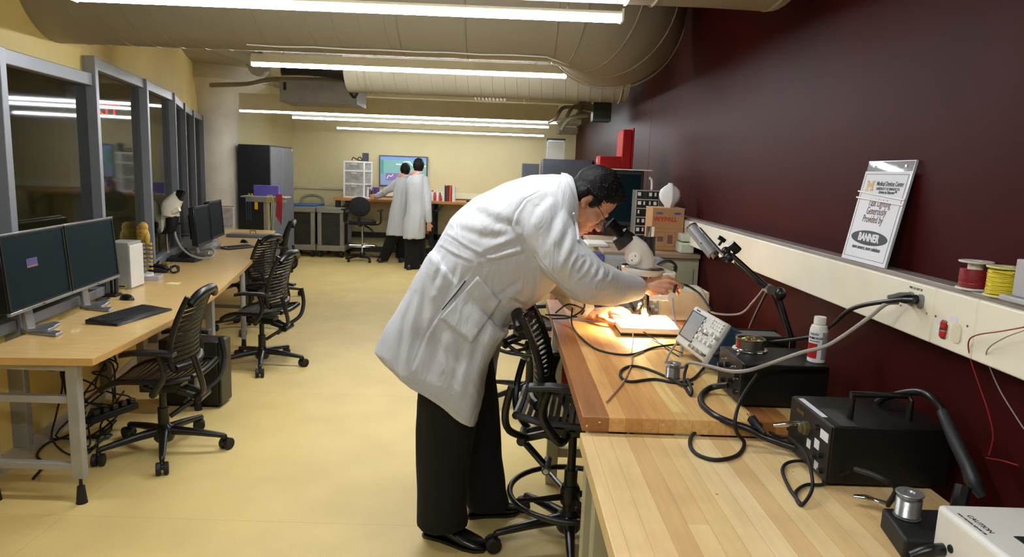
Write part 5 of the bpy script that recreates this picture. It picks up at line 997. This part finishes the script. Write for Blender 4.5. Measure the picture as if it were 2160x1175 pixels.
dup(s1, (-1.55, 12.3, 0), .5, 'black lab stool mostly hidden behind the two standing people')
# carts
def cart(lab, x, y, lid, hnd):
    t = thing('utility_cart', lab, 'cart', (x, y, 0)); 
    for sx in (-.2,.2):
        for sy in (-.3,.3): MB().box(sx-.035,sx+.035,sy-.035,sy+.035,.12,.86).build('post', GRC, t, bev=.008)
    for z in (.12,.8): MB().box(-.25,.25,-.35,.35,z,z+.1).build('shelf', GRC, t, bev=.015)
    MB().box(-.17,.17,-.3,.3,.2,.8).build('dark_insert', mat('cart_dark',(44,42,34),.5,var=.2), t)
    for sx in (-.19,.19):
        for sy in (-.28,.28): MB().cyl((sx-.02,sy,.06),(sx+.02,sy,.06),.06,n=16).box(sx-.03,sx+.03,sy-.02,sy+.02,.06,.12).build('caster', BLKM, t)
    if hnd: MB().tube([(-.2,.33,.88),(-.18,.4,1.02),(0,.42,1.07),(.18,.4,1.02),(.2,.33,.88)],.028,10,k=5).build('handle',GRC,t)
    return t
cart('grey plastic utility cart with a blue lid beside the dark cabinet', -3.62, 12.62, True, True)
cart('grey plastic utility cart next to the back bench', -3.08-.02, 12.62, False, False)
tag(MB().prism([(-3.9,12.32),(-3.4,12.3),(-3.36,12.9),(-3.86,12.92)],.902,.93).build('blue_lid',mat('blue_plastic',(48,104,168),.45),bev=.006),'blue plastic lid lying on the left utility cart','lid')  # blue lid of the left cart, drawn as a separate slab
# dark cabinet
t = thing('storage_cabinet','tall dark grey double door storage cabinet beside the round column','cabinet',(-3.70,10.80,0)); MB().box(-.24,.22,-.52,.55,.03,1.9).build('body',mat('cabinet_black',(26,26,29),.5),t,bev=.003)
for y0,y1 in ((-.515,.01),(.015,.545)):
    d = MB().box(.221,.24,y0,y1,.06,1.88).build('door',mat('cabinet_grey',(118,121,130),.4,.2),t,bev=.003); MB().box(.241,.25,(y1-.05 if y0<-.4 else y0+.03),(y1-.03 if y0<-.4 else y0+.05),.95,1.1).build('handle',ALU,d)
MB().box(.2402,.2412,.46,.5,1.84,1.87).build('label',PAP,t); MB().box(-.23,.21,-.5,.5,0,.03).build('plinth',BLKM,t)
# instrument tray stand
tsx = at(562,440,y=9.78)[0]; t = thing('tray_stand','pale metal tray stand with cables hanging from it in front of the dark cabinet','stand',(tsx,9.78,0)); MB().box(-.31,.31,-.14,.14,1.16,1.18).box(-.25,.25,-.12,.12,1.10,1.16).build('tray',PCW,t,bev=.004)
MB().box(-.03,.03,-.03,.03,.08,1.10).build('post',PCW,t); f=MB(); [f.bar((0,0,.07),(.24*math.cos(a),.16*math.sin(a),.05),.04,.03) for a in (0.5,2.6,3.7,5.7)]; f.build('base',GRY,t)
tag(MB().box(tsx-.17,tsx+.18,9.76,9.84,1.1805,1.33).build('purple_box',mat('violet_plastic',(104,92,176),.5),bev=.004),'violet plastic box standing on the tray stand','box')
for i in range(7):
    x=tsx+.2+.012*i; tag(MB().tube([(x,9.6,1.16),(x+.01,9.58,1.22),(x+.02,9.56,1.1),(x+.005,9.56,.92-.02*i)],.006,6,k=5).build('test_lead',RED),'red test lead hanging off the right end of the tray stand','cable','red test leads on the tray stand')
YW = mat('pale_yellow_wire',(214,198,110),.5)
for i in range(4):
    x=tsx+.08+.02*i; tag(MB().tube([(x,9.62,1.17),(x,9.6,1.2),(x+.01*i,9.58,1.05),(x-.01+.02*(i%2),9.58,.8-.06*i)],.004,6,k=5).build('test_lead',YW),'pale yellow test lead hanging off the middle of the tray stand','cable','yellow test leads on the tray stand')
for i in range(3):
    x=tsx-.22+.03*i; tag(MB().tube([(x,9.62,1.17),(x,9.6,1.1),(x+.01,9.6,.85)],.004,6,k=5).build('test_lead',mat('blue_wire',(50,80,110),.5)),'blue test lead hanging off the left end of the tray stand','cable','blue test leads on the tray stand')
tag(MB().box(tsx-.1,tsx-.06,9.6,9.61,1.0,1.1).build('yellow_tag',mat('yellow_tag',(235,190,40),.6)),'yellow tag hanging from the front of the tray stand','tag')
for i,(x,l) in enumerate(((tsx-.24,'left'),(tsx-.2,'right'))): tag(MB().cyl((x,9.78,1.1805),(x,9.78,1.21),.012,n=10).build('yellow_cylinder',mat('yellow_tag',(235,190,40),.6)),l+' small unidentified yellow cylinder on the left end of the tray stand','cylinder')  # unidentified yellow objects, drawn as short plain cylinders
# exit sign seen through the glass
ex = thing('exit_sign','red lit exit sign hanging in the corridor behind the glass','sign',(-3.95,6.9,2.0)); MB().box(-.16,.16,-.02,.02,0,.2).build('housing',BLKM,ex,bev=.004); MB().text('EXIT',.17,Matrix.Translation((0,-.021,.095)) @ FX if False else Matrix.Translation((0,-.021,.095)) @ Matrix.Rotation(PI/2,4,'X'),.002,'CENTER',.002).build('lettering',emit('exit_red',(255,30,20),2.0),ex); MB().cyl((0,0,.2),(0,0,.95),.008).build('hanger',BLKM,ex)
# ================= people =================
SKIN = mat('skin', (206, 150, 118), .5, var=.05, vs=30, bump=.15, bs=250, sss=.12)
COATM = mat('white_lab_coat', (191, 193, 194), .75, var=.012, vs=5, bump=.12, bs=500, sheen=.1)
_n = COATM.node_tree; _b = _n.nodes['Principled BSDF']; _o = _b.inputs['Normal'].links[0].from_node
_z = _n.nodes.new('ShaderNodeTexNoise'); _z.inputs['Scale'].default_value = 9; _z.inputs['Detail'].default_value = 3; _z.inputs['Distortion'].default_value = 1.6
_tc = _n.nodes.new('ShaderNodeTexCoord'); _mp = _n.nodes.new('ShaderNodeMapping'); _mp.inputs['Rotation'].default_value = (0, .7, 0); _mp.inputs['Scale'].default_value = (1.6, 1, .6)
_n.links.new(_tc.outputs['Object'], _mp.inputs[0]); _n.links.new(_mp.outputs[0], _z.inputs[0])
_q = _n.nodes.new('ShaderNodeBump'); _q.inputs['Strength'].default_value = .5; _q.inputs['Distance'].default_value = .022
_n.links.new(_z.outputs[0], _q.inputs['Height']); _n.links.new(_o.outputs[0], _q.inputs['Normal']); _n.links.new(_q.outputs[0], _b.inputs['Normal'])
TRO = mat('black_trousers', (7, 7, 8), .9, var=.15, vs=6, bump=.3, bs=300)
SHOE = mat('black_leather', (16, 15, 15), .28, coat=.3)
HAIRM = mat('dark_brown_hair', (13, 9, 7), .6, spec=.25, var=.3, vs=60, bump=.8, bs=160, stretch=(1, 1, .25))
def kid(o, root): o.parent = root; o.matrix_parent_inverse = Matrix.Translation(-root.location); return o
def kidmesh(name, me, m, root):
    for p in me.polygons: p.use_smooth = True
    o = link(name, me, m, parent=root); o.matrix_parent_inverse = Matrix.Translation(-root.location); return o
def Y(px, py, y): return Vector(at(px, py, y=y))
def shoe(mb, heel, toe, w=.048, h=.1):
    a, b = Vector(heel), Vector(toe); d = (b-a); L_ = d.length; d.normalize(); s_ = V(-d.y, d.x, 0); R = []
    for t_, hw, hh in ((0,.5,.55),(.03,.72,.95),(.15,.78,1.05),(.35,.72,1.0),(.5,.82,.75),(.68,1.0,.55),(.85,.92,.42),(.96,.6,.32),(1.0,.25,.2)):
        c = a+d*L_*t_; R.append([c+s_*(w*hw*math.cos(q))*1+V(0,0,max(0, .0+h*hh*(.5+.5*math.sin(q))**.8)) for q in [2*PI*j/20 for j in range(20)]])
    mb.loft(R); mb.loft([[c_ for c_ in [a+d*L_*t_+s_*w*1.04*k_ + V(0,0,z_) for k_, z_ in ((-hw,.0),(hw,.0),(hw,.014),(-hw,.014))]] for t_, hw in ((-.01,.55),(.05,.78),(.3,.72),(.5,.84),(.7,1.0),(.88,.92),(1.0,.45))])
def folds(me, lines, extra=None):
    co = npco(me); no = npno(me); disp = np.zeros(len(co))
    for pts, w, dep in lines:
        P = np.array([tuple(p) for p in pts if p is not None])
        if len(P) < 2: continue
        best = np.full(len(co), 1e9); sgn = np.zeros(len(co)); tt = np.zeros(len(co)); n = len(P)-1
        for i in range(n):
            a, b = P[i], P[i+1]; ab = b-a; L2 = (ab**2).sum()+1e-12; u = np.clip(((co-a)@ab)/L2, 0, 1); q = a+u[:, None]*ab; dv = co-q; dd = np.sqrt((dv**2).sum(1))
            side = np.sign(dv@np.cross(ab, np.array([0, 1., 0])))
            m_ = dd < best; best[m_] = dd[m_]; sgn[m_] = side[m_]; tt[m_] = (i+u[m_])/n
        taper = np.clip(np.sin(np.pi*np.clip(tt*.94+.03, 0, 1)), 0, 1)**.6
        x = best*sgn
        disp += taper*dep*(-np.exp(-(x/w)**2)+.75*np.exp(-((x-1.9*w)/(1.3*w))**2))
    if extra is not None: disp += extra(co, no)
    setco(me, co+no*disp[:, None])
# ---------- the man at the microscope ----------
HY = 2.93; HC = Y(1250, 416, HY); F_ = V(.63, .06, -.775).normalized(); U_ = V(.775, 0, .632); U_ = (U_-F_*U_.dot(F_)).normalized(); S_ = U_.cross(F_)
HM = Matrix((F_, S_, U_)).transposed()
def hl(f, s, u): return HC+HM @ V(f, s, u)
b = MB()
b.ball(hl(-.002,0,.018), (.099,.077,.105), HM, 32, 20).ball(hl(-.03,0,.0), (.075,.07,.085), HM)
b.ball(hl(.042,0,-.05), (.058,.064,.075), HM, 28, 18).ball(hl(.052,0,-.1), (.048,.048,.046), HM).ball(hl(.088,0,-.138), (.019,.024,.018), HM).ball(hl(.07,0,-.128), (.03,.036,.024), HM)
for s in (-1, 1):
    b.ball(hl(.008, s*.05, -.088), (.036,.02,.034), HM).ball(hl(.066, s*.044, -.05), (.026,.022,.026), HM).ball(hl(.086, s*.027, .0), (.016,.028,.013), HM)
    b.ball(hl(.084, s*.033, -.022), (.0125,.015,.0115), HM).ball(hl(.112, s*.012, -.062), (.012,.008,.009), HM)
    b.ball(hl(-.018, s*.079, -.03), (.019,.0065,.031), HM @ Matrix.Rotation(s*-.35, 3, 'Z') @ Matrix.Rotation(.25, 3, 'Y')); b.ball(hl(-.008, s*.078, -.056), (.01,.007,.012), HM)
b.tube([hl(.09,0,.004), hl(.103,0,-.02), hl(.118,0,-.044), hl(.127,0,-.058)], [.009,.0095,.011,.0125], 14).ball(hl(.125,0,-.06), (.014,.0125,.011), HM)
b.ball(hl(.094,0,-.082), (.018,.03,.018), HM).ball(hl(.106,0,-.09), (.011,.022,.0065), HM).ball(hl(.101,0,-.108), (.0115,.02,.0075), HM).ball(hl(.088,0,-.118), (.016,.03,.016), HM)
b.chain([hl(-.03,0,-.05), Y(1192,432,2.93), Y(1165,450,2.94)], [.064,.066,.08])
b.chain([Y(1150,455,2.95), Y(1060,525,2.95), Y(965,620,2.95)], [.12,.15,.14], 22)
b.chain([Y(1150,450,2.88), Y(1128,452,2.83), Y(1238,592,2.74), Y(1345,606,2.87), Y(1358,604,2.885)], [.06,.055,.045,.03,.028])
b.chain([Y(1150,460,3.0), Y(1165,560,3.13), Y(1200,622,3.13), Y(1240,660,3.10), Y(1250,664,3.09)], [.06,.05,.042,.029,.027])
b.chain([Y(955,690,2.87), Y(945,900,2.9), Y(928,1085,2.9)], [.09,.06,.045]); b.chain([Y(985,690,3.05), Y(1005,900,3.1), Y(1020,1060,3.1)], [.09,.06,.045]); b.ball(Y(965,640,2.95), .12)
# near hand (right), fingers closing on the focus knob
WR = (1356, 604, 2.885); K = [(1406,585,2.895),(1411,595,2.872),(1408,606,2.858),(1399,616,2.852)]
for k_ in K: b.chain([Y(*WR), Y((WR[0]+k_[0])/2, (WR[1]+k_[1])/2-1, (WR[2]+k_[2])/2-.004), Y(*k_)], [.024,.0175,.0125])
b.ball(Y(1380,599,2.885), (.036,.018,.03))
FG = [[(1406,585,2.895),(1422,589,2.9),(1431,596,2.915),(1434,602,2.925)],[(1411,595,2.872),(1428,600,2.878),(1436,606,2.895),(1435,612,2.91)],[(1408,606,2.858),(1424,611,2.862),(1429,618,2.88),(1424,623,2.9)],[(1399,616,2.852),(1412,622,2.856),(1415,629,2.87),(1409,632,2.885)],[(1366,614,2.90),(1384,626,2.92),(1400,630,2.925),(1411,628,2.925)]]
for i, f_ in enumerate(FG): r_ = (.0115,.0115,.0108,.0098,.0135)[i]; b.chain([Y(*q) for q in f_], [r_, r_*.96, r_*.88, r_*.8], 14)
# far hand (left) resting on the microscope base
WR = (1250, 664, 3.09); K = [(1290,657,3.06),(1294,653,3.085),(1294,652,3.11),(1290,653,3.13)]
for k_ in K: b.chain([Y(*WR), Y((WR[0]+k_[0])/2, (WR[1]+k_[1])/2-2, (WR[2]+k_[2])/2), Y(*k_)], [.025,.019,.013])
b.ball(Y(1272,664,3.08), (.04,.035,.019))
FG = [[(1290,658,3.05),(1305,661,3.03),(1315,670,3.01),(1315,679,3.0)],[(1294,653,3.085),(1312,656,3.07),(1322,665,3.05),(1323,672,3.045)],[(1294,652,3.11),(1312,651,3.11),(1326,659,3.095),(1330,666,3.09)],[(1290,653,3.13),(1306,649,3.145),(1318,654,3.14),(1323,660,3.13)],[(1264,671,3.04),(1280,676,3.0),(1293,680,2.985),(1303,683,2.975)]]
for i, f_ in enumerate(FG): r_ = (.0112,.0112,.0106,.0095,.0135)[i]; b.chain([Y(*q) for q in f_], [r_, r_*.96, r_*.88, r_*.8], 14)
me = mesh_of(b, .0036, 3)
for p in me.polygons: p.use_smooth = True
man = link('person', me, SKIN)
man['label'] = 'person in a white lab coat and black trousers bending over the microscope'; man['category'] = 'person'
# lashes, brow, painted ear shade, glasses, nails
f = MB(); [f.tube([hl(.0965, s*.022, -.028), hl(.098, s*.033, -.031), hl(.0935, s*.044, -.029)], .0014, 6, k=4) for s in (-1,1)]; kid(f.build('eyelash', INK, man), man)
f = MB(); [f.tube([hl(.1005, s*.016, .005), hl(.101, s*.03, .01), hl(.093, s*.046, .006)], [.003,.0038,.002], 6, k=4) for s in (-1,1)]; kid(f.build('eyebrow', HAIRM, man), man)
kid(MB().tube([hl(.1115,-.014,-.098), hl(.1145,0,-.0985), hl(.1115,.014,-.098)], .002, 6, k=4).build('mouth_line', mat('lip_dark',(120,60,50),.5), man), man)
f = MB(); [f.ball(hl(-.012, s*.0845, -.034), (.007,.0025,.011), HM) for s in (-1,1)]; kid(f.build('ear_shade', mat('ear_shadow_skin',(150,92,70),.6), man), man)  # shade inside the ears, put in as darker skin colour
f = MB()
for s in (-1, 1):
    f.tube([hl(.108+.0*math.cos(a), s*.033+.022*math.cos(a), -.03+.0165*math.sin(a)) for a in [2*PI*i/24 for i in range(24)]], .0011, 6, closed=True)
    f.tube([hl(.107, s*.055, -.024), hl(.095, s*.07, -.018), hl(.03, s*.081, -.008), hl(-.02, s*.086, -.004), hl(-.036, s*.084, -.02)], .0012, 6, k=4)
f.tube([hl(.108,-.011,-.024), hl(.113,0,-.02), hl(.108,.011,-.024)], .0011, 6, k=3); kid(f.build('glasses', mat('gunmetal',(60,58,56),.3,.8), man), man)
b = MB(); b.ball(hl(-.016,0,.033), (.105,.084,.104), HM, 30, 20).ball(hl(-.068,0,-.03), (.046,.066,.06), HM).ball(hl(.05,0,.085), (.046,.058,.036), HM)
for s in (-1, 1): b.ball(hl(.012, s*.07, -.005), (.02,.014,.036), HM).ball(hl(-.045, s*.055, -.02), (.04,.035,.045), HM)
hm = mesh_of(b, .005, 3); co = npco(hm); no = npno(hm); d = np.array([noise.noise(Vector(c)*30)*.0035+noise.noise(Vector(c)*95)*.002 for c in co]); setco(hm, co+no*d[:, None]); kidmesh('hair', hm, HAIRM, man)
st_ = []
random.seed(11); T_ = bvh(hm); f = MB()
for i in range(420):
    a = random.uniform(0, 2*PI); e = random.uniform(-.3, 1.4); dr = HM @ V(math.cos(a)*math.cos(e), math.sin(a)*math.cos(e), math.sin(e)); r = T_.ray_cast(HC+dr*.3, -dr)
    if r[0] is None: continue
    q_ = HM.transposed() @ (r[0]-HC)
    if q_.x > .04 and q_.z < .085: continue
    fl = (F_*.9 + r[1]*.12 + V(random.uniform(-.3,.3), random.uniform(-.3,.3), random.uniform(-.1,.2))).normalized(); L_ = random.uniform(.008,.018)
    f.tube([r[0]-r[1]*.002, r[0]+r[1]*.002+fl*L_*.5, r[0]+fl*L_], [.0022,.0018,.0005], 4)
o = kid(f.build('hair_tufts', HAIRM, man), man); o['kind'] = 'stuff'
# coat
c = MB()
secs = [(1203,372,1218,452,2.93,.078),(1190,368,1220,492,2.94,.13),(1165,366,1214,535,2.945,.18),(1120,370,1196,575,2.95,.21),(1060,386,1170,603,2.95,.215),(1000,416,1140,632,2.95,.21),(950,462,1106,655,2.95,.20),(914,524,1070,690,2.95,.19),(880,578,1076,690,2.95,.20),(846,638,1060,704,2.95,.215),(820,684,1043,735,2.95,.225),(800,721,1030,765,2.95,.24),(816,738,1023,802,2.95,.25),(842,758,1018,842,2.95,.25),(858,768,1011,870,2.95,.25)]
secloft(c, secs[:9], 36, 2.3); secloft(c, secs[7:], 48, 5.5)
c.chain([Y(1140,440,2.85), Y(1150,480,2.80), Y(1192,545,2.745), Y(1238,590,2.73), Y(1290,606,2.79), Y(1338,607,2.865)], [.105,.108,.1,.096,.078,.052], 24)
c.cyl(Y(1322,607,2.845), Y(1347,606.5,2.875), .054, .0485, 28)
c.chain([Y(1165,540,3.08), Y(1178,580,3.13), Y(1205,625,3.13), Y(1232,652,3.11)], [.1,.075,.062,.047], 22)
cm_ = mesh_of(c, .006, 3); tr_ = bvh(cm_)
def ln(pts, w=.011, dep=.006):
    q = []
    for (x0, y0_), (x1, y1_) in zip(pts, pts[1:]):
        for i in range(6): h = hit(tr_, x0+(x1-x0)*i/6, y0_+(y1_-y0_)*i/6); q.append(h)
    return ([p for p in q if p is not None], w, dep)
FL = [ln([(1238,552),(1224,572),(1208,588)],.008,.008), ln([(1252,557),(1240,585),(1212,604)],.007,.006), ln([(1268,564),(1262,582),(1236,600)],.007,.006), ln([(1288,572),(1284,584),(1270,596)],.006,.004), ln([(1240,612),(1262,622),(1290,618)],.009,.005), ln([(1210,530),(1196,556),(1190,580)],.01,.008), ln([(1222,540),(1208,570),(1205,596)],.009,.008),
      ln([(1320,580),(1322,605),(1316,635)],.004,.0025), ln([(1138,402),(1105,420),(1086,448),(1078,475),(1091,500),(1110,535),(1130,565)],.006,.006), ln([(1182,440),(1165,480),(1150,520)],.018,.008), ln([(1160,410),(1130,440),(1112,480)],.016,.006), ln([(1200,480),(1185,520),(1180,555)],.014,.008), ln([(1120,520),(1145,560),(1180,600),(1215,628)],.012,.009), ln([(1096,500),(1125,545),(1165,590)],.01,.007),
      ln([(918,516),(960,540),(1005,560)],.006,.006), ln([(940,496),(980,522),(1030,548),(1060,552)],.006,.005), ln([(1015,560),(1065,548),(1118,535)],.011,.012), ln([(1010,545),(1070,520),(1110,505)],.012,.007), ln([(960,480),(1020,500),(1080,498)],.016,.006), ln([(1000,440),(1050,470),(1090,480)],.02,.006), ln([(1000,562),(960,610),(925,660),(895,710),(865,790)],.006,.006), ln([(940,540),(925,575),(912,620)],.012,.008), ln([(965,560),(955,600),(930,650)],.01,.006),
      ln([(905,560),(892,640),(886,700),(870,770)],.018,.009), ln([(870,620),(852,680),(845,745),(842,790)],.016,.014), ln([(930,690),(915,750),(905,815)],.02,.008), ln([(975,720),(965,780),(955,840)],.02,.009), ln([(1030,660),(1010,720),(990,780),(980,850)],.018,.008), ln([(1060,620),(1090,640),(1110,650)],.012,.008), ln([(1010,640),(1040,670),(1050,700)],.016,.007), ln([(1100,590),(1060,620),(1020,640)],.016,.008)]
def ex_(co, no):
    w = np.array([noise.noise(Vector((c[0]*5, c[1]*5, c[2]*5)))*.007+noise.noise(Vector((c[0]*13, c[1]*13, c[2]*13)))*.0035 for c in co])
    t = np.clip((1.05-co[:, 2])/.45, 0, 1); ph = (co[:, 0]*26+co[:, 1]*9)
    return w+t*.007*np.sin(ph)*(co[:, 0] < .05)
folds(cm_, FL, ex_)
kidmesh('lab_coat', cm_, COATM, man); tr_ = bvh(cm_)
def patch(corners, name, off=.003, n=14, m=COATM, hem=None):
    (a, b, c_, d_) = corners; f = MB(); G = []
    for i in range(n+1):
        row = []
        for j in range(n+1):
            u, v = i/n, j/n; px = (a[0]*(1-u)+b[0]*u)*(1-v)+(d_[0]*(1-u)+c_[0]*u)*v; py = (a[1]*(1-u)+b[1]*u)*(1-v)+(d_[1]*(1-u)+c_[1]*u)*v
            h = hit(tr_, px, py, off); row.append(f.bm.verts.new(h) if h else None)
        G.append(row)
    for i in range(n):
        for j in range(n):
            q = (G[i][j], G[i+1][j], G[i+1][j+1], G[i][j+1])
            if None not in q: f.bm.faces.new(q)
    o = kid(f.build(name, m, man, normals=False, flat=False), man); s_ = o.modifiers.new('s', 'SOLIDIFY'); s_.thickness = .003; s_.offset = -1; return o
patch([(1008,582),(1057,634),(994,724),(927,671)], 'coat_pocket', .0035)
def seamline(pts, name='stitched_seam', r=.0012, m=COATM):
    q = [p for p in (hit(tr_, x, y_, .0005) for x, y_ in [(pts[i][0]+(pts[i+1][0]-pts[i][0])*k/5, pts[i][1]+(pts[i+1][1]-pts[i][1])*k/5) for i in range(len(pts)-1) for k in range(6)]) if p]
    return kid(MB().tube(q, r, 6).build(name, m, man), man)
SEAM = mat('stitch_grey', (186, 188, 190), .8)
seamline([(982,592),(970,608),(950,633),(933,654)], 'side_slit', .0032, mat('slit_dark', (46,46,50), .8))
seamline([(918,522),(960,543),(1003,561)], m=SEAM); seamline([(935,500),(975,521),(1015,543)], m=SEAM); seamline([(1003,561),(965,608),(925,663),(890,712),(862,790)], m=SEAM)
seamline([(1138,402),(1105,420),(1086,448),(1078,475),(1091,500),(1108,528)], m=SEAM); seamline([(852,793),(885,817),(930,846),(984,888)], m=SEAM, r=.001)
# collar and far front panel
kid(secloft(MB(), [(1184,364,1216,476,2.93,.108),(1196,366,1221,462,2.93,.096),(1206,372,1221,450,2.93,.086),(1207,375,1220,446,2.93,.078)], 32).build('collar', COATM, man), man)
kid(MB().tube([hit(tr_, x, y_, .003) for x, y_ in ((1208,450),(1213,470),(1217,490),(1219,508)) if hit(tr_, x, y_, .003)], .006, 8, k=4).build('lapel', COATM, man), man)
P_ = [at(x, y_, y=3.12) for x, y_ in ((1040,690),(1078,672),(1060,715),(1050,760),(1040,850),(1028,852),(1030,760))]
kid(MB().prism([(p[0], p[2]) for p in P_], 3.11, 3.125, 'y').build('front_panel', COATM, man, bev=.004), man)
# trousers, shoes, strap
c = MB()
for ch, rr in (([(955,720,2.89),(945,850,2.9),(935,980,2.89),(933,1060,2.88),(936,1104,2.88)], [.13,.135,.115,.108,.112]), ([(985,720,3.05),(1000,850,3.1),(1012,960,3.12),(1022,1030,3.12),(1030,1066,3.12)], [.11,.115,.1,.095,.1])):
    rings = []; P = [Y(*q) for q in ch]
    for i, (p, r) in enumerate(zip(P, rr)): rings.append([p+V(r*math.cos(2*PI*j/28)*1.02, r*.95*math.sin(2*PI*j/28), 0) for j in range(28)])
    c.loft(rings)
c.ball(Y(965,700,2.96), (.12,.15,.12))
tm = mesh_of(c, .009, 3)
def ex2(co, no): return np.array([noise.noise(Vector((q[0]*9, q[1]*9, q[2]*2.5)))*.014+noise.noise(Vector((q[0]*20, q[1]*20, q[2]*6)))*.005 for q in co])
folds(tm, [], ex2); kidmesh('trousers', tm, TRO, man)
f = MB(); shoe(f, (-.31,2.93,0), (-.03,2.80,0), .052, .105); kid(f.build('shoe', SHOE, man), man)
f = MB(); shoe(f, (-.13,3.10,0), (.12,3.16,0), .05, .1); kid(f.build('shoe', SHOE, man), man)
wc = Y(1240,657,3.105); wd_ = (Y(1250,664,3.09)-Y(1225,647,3.12)).normalized(); u_ = wd_.cross(V(0,1,0)).normalized(); v_ = wd_.cross(u_)
kid(MB().loft([[wc+wd_*x_+(u_*math.cos(2*PI*j/28)*.031+v_*math.sin(2*PI*j/28)*.034)*k_ for j in range(28)] for x_, k_ in ((-.011,.9),(-.01,1.04),(.01,1.04),(.011,.9))]).build('wrist_strap', BLKM, man), man)
# ---------- the two people at the back ----------
def standing(label, hd, secs, legs, arms, hands, feet, hair_dir=1):
    """hd=(px,py,Y,r) head; built from the outline in the photo at its real distance"""
    H = Y(*hd[:3]); b = MB(); r = hd[3]
    b.ball(H, (r*.8,r*.95,r*1.22)).ball(H+V(0,r*.4,-r*.5), (r*.62,r*.6,r*.8)).ball(H+V(0,r*.98,-r*.1), (r*.12,r*.2,r*.2))
    for s in (-1,1): b.ball(H+V(s*r*.82,0,-r*.1), (r*.1,r*.2,r*.3))
    nk = Y(hd[0], secs[0][1]+3, hd[2]); b.chain([H+V(0,0,-r*.6), nk, nk-V(0,0,.12)], [r*.6,r*.62,r*.9])
    cx = [Y((s_[0]+s_[2])/2, s_[1]+.5, s_[3]) for s_ in secs]; b.chain([cx[1], cx[len(cx)//2], cx[-2]], [.11,.12,.11])
    for A_ in arms: b.chain([Y(*q[:3]) for q in A_], [q[3]*.6 for q in A_])
    for h_, dd in hands:
        P = Y(*h_); D = Vector(dd); b.ball(P, (.034,.03,.045)); sd = D.cross(V(0,1,0)).normalized()
        for k_ in range(4): q = P+sd*(.02*(k_-1.5)); b.chain([q, q+D*.06, q+D*.1+V(0,.01,0)], [.011,.011,.009], 10)
        b.chain([P+sd*.03, P+sd*.055+D*.03], [.013,.011], 10)
    for L_ in legs: b.chain([Y(*q[:3]) for q in L_], [q[3]*.6 for q in L_])
    me = mesh_of(b, .0075, 2)
    for p in me.polygons: p.use_smooth = True
    o = link('person', me, SKIN); o['label'] = label; o['category'] = 'person'
    c = MB(); R = []
    for (xl, y_, xr, Yc, w) in secs:
        a_, b_ = Y(xl, y_, Yc), Y(xr, y_, Yc); m_ = (a_+b_)/2; h_ = (b_-a_)/2; R.append([m_+h_*math.copysign(abs(math.cos(q))**.85, math.cos(q))+V(0,1,0)*w*math.copysign(abs(math.sin(q))**.85, math.sin(q)) for q in [2*PI*j/28 for j in range(28)]])
    c.loft(R)
    for A_ in arms: c.chain([Y(*q[:3]) for q in A_], [q[3] for q in A_])
    cmx = mesh_of(c, .012, 3); folds(cmx, [], lambda co, no: np.array([noise.noise(Vector((q[0]*14, q[1]*10, q[2]*4)))*.016 for q in co])); kidmesh('lab_coat', cmx, COATM, o)
    kid(MB().tube([Y(secs[0][0]-1, secs[0][1], hd[2]-.06), Y(hd[0], secs[0][1]+2, hd[2]-.1), Y(secs[0][2]+1, secs[0][1], hd[2]-.06)], .018, 8, k=4).build('collar', COATM, o), o)
    c = MB()
    for L_ in legs: c.tube([Y(*q[:3]) for q in L_], [q[3] for q in L_], 20, k=1)
    kid(c.build('trousers', TRO, o), o)
    for a_, b_ in feet: f = MB(); shoe(f, a_, b_, .05, .09); kid(f.build('shoe', SHOE, o), o)
    hb = MB().ball(H+V(0,-r*.12,r*.22), (r*.9,r*1.0,r*1.18)).ball(H+V(0,-r*.3,-r*.3), (r*.75,r*.65,r*.7)); hx = mesh_of(hb, .012, 2); folds(hx, [], lambda co, no: np.array([noise.noise(Vector(q)*40)*.008 for q in co])); kidmesh('hair', hx, HAIRM, o)
    return o
pr = standing('person in a long white coat standing with their back to us, nearer of the pair', (883,351,11.3,.1),
    [(877,364,890,11.3,.08),(864,370,897,11.3,.13),(857,384,900,11.3,.16),(858,405,900,11.3,.165),(860,425,899,11.3,.15),(858,445,899,11.3,.17),(853,470,898,11.3,.19),(850,502,896,11.3,.2)],
    [[(868,495,11.3,.12),(870,530,11.3,.12),(869,566,11.3,.13)],[(884,495,11.4,.11),(884,530,11.4,.11),(882,556,11.4,.11)]],
    [[(893,380,11.3,.085),(900,410,11.25,.07),(903,440,11.2,.062),(905,466,11.2,.05)]], [((905,474,11.2),(0,.1,-1))],
    [((-1.53,11.1,0),(-1.56,11.38,0)),((-1.43,11.3,0),(-1.38,11.55,0))])
pl_ = standing('person in a white coat leaning left with one arm reaching to the back bench', (855,359,11.9,.095),
    [(848,370,861,11.9,.08),(838,375,864,11.9,.12),(833,390,866,11.9,.15),(829,415,862,11.9,.16),(824,440,860,11.9,.16),(819,470,858,11.9,.17),(815,496,862,11.9,.18)],
    [[(832,490,11.9,.11),(820,520,11.9,.1),(809,546,11.95,.085)],[(848,490,12.0,.1),(846,515,12.05,.09),(844,543,12.1,.08)]],
    [[(845,380,11.9,.08),(828,395,11.95,.07),(812,405,12.05,.058),(800,412,12.15,.05)]], [((792,414,12.25),(-1,.1,-.1))],
    [((-2.12,11.85,0),(-2.2,12.1,0)),((-1.8,11.95,0),(-1.78,12.2,0))])
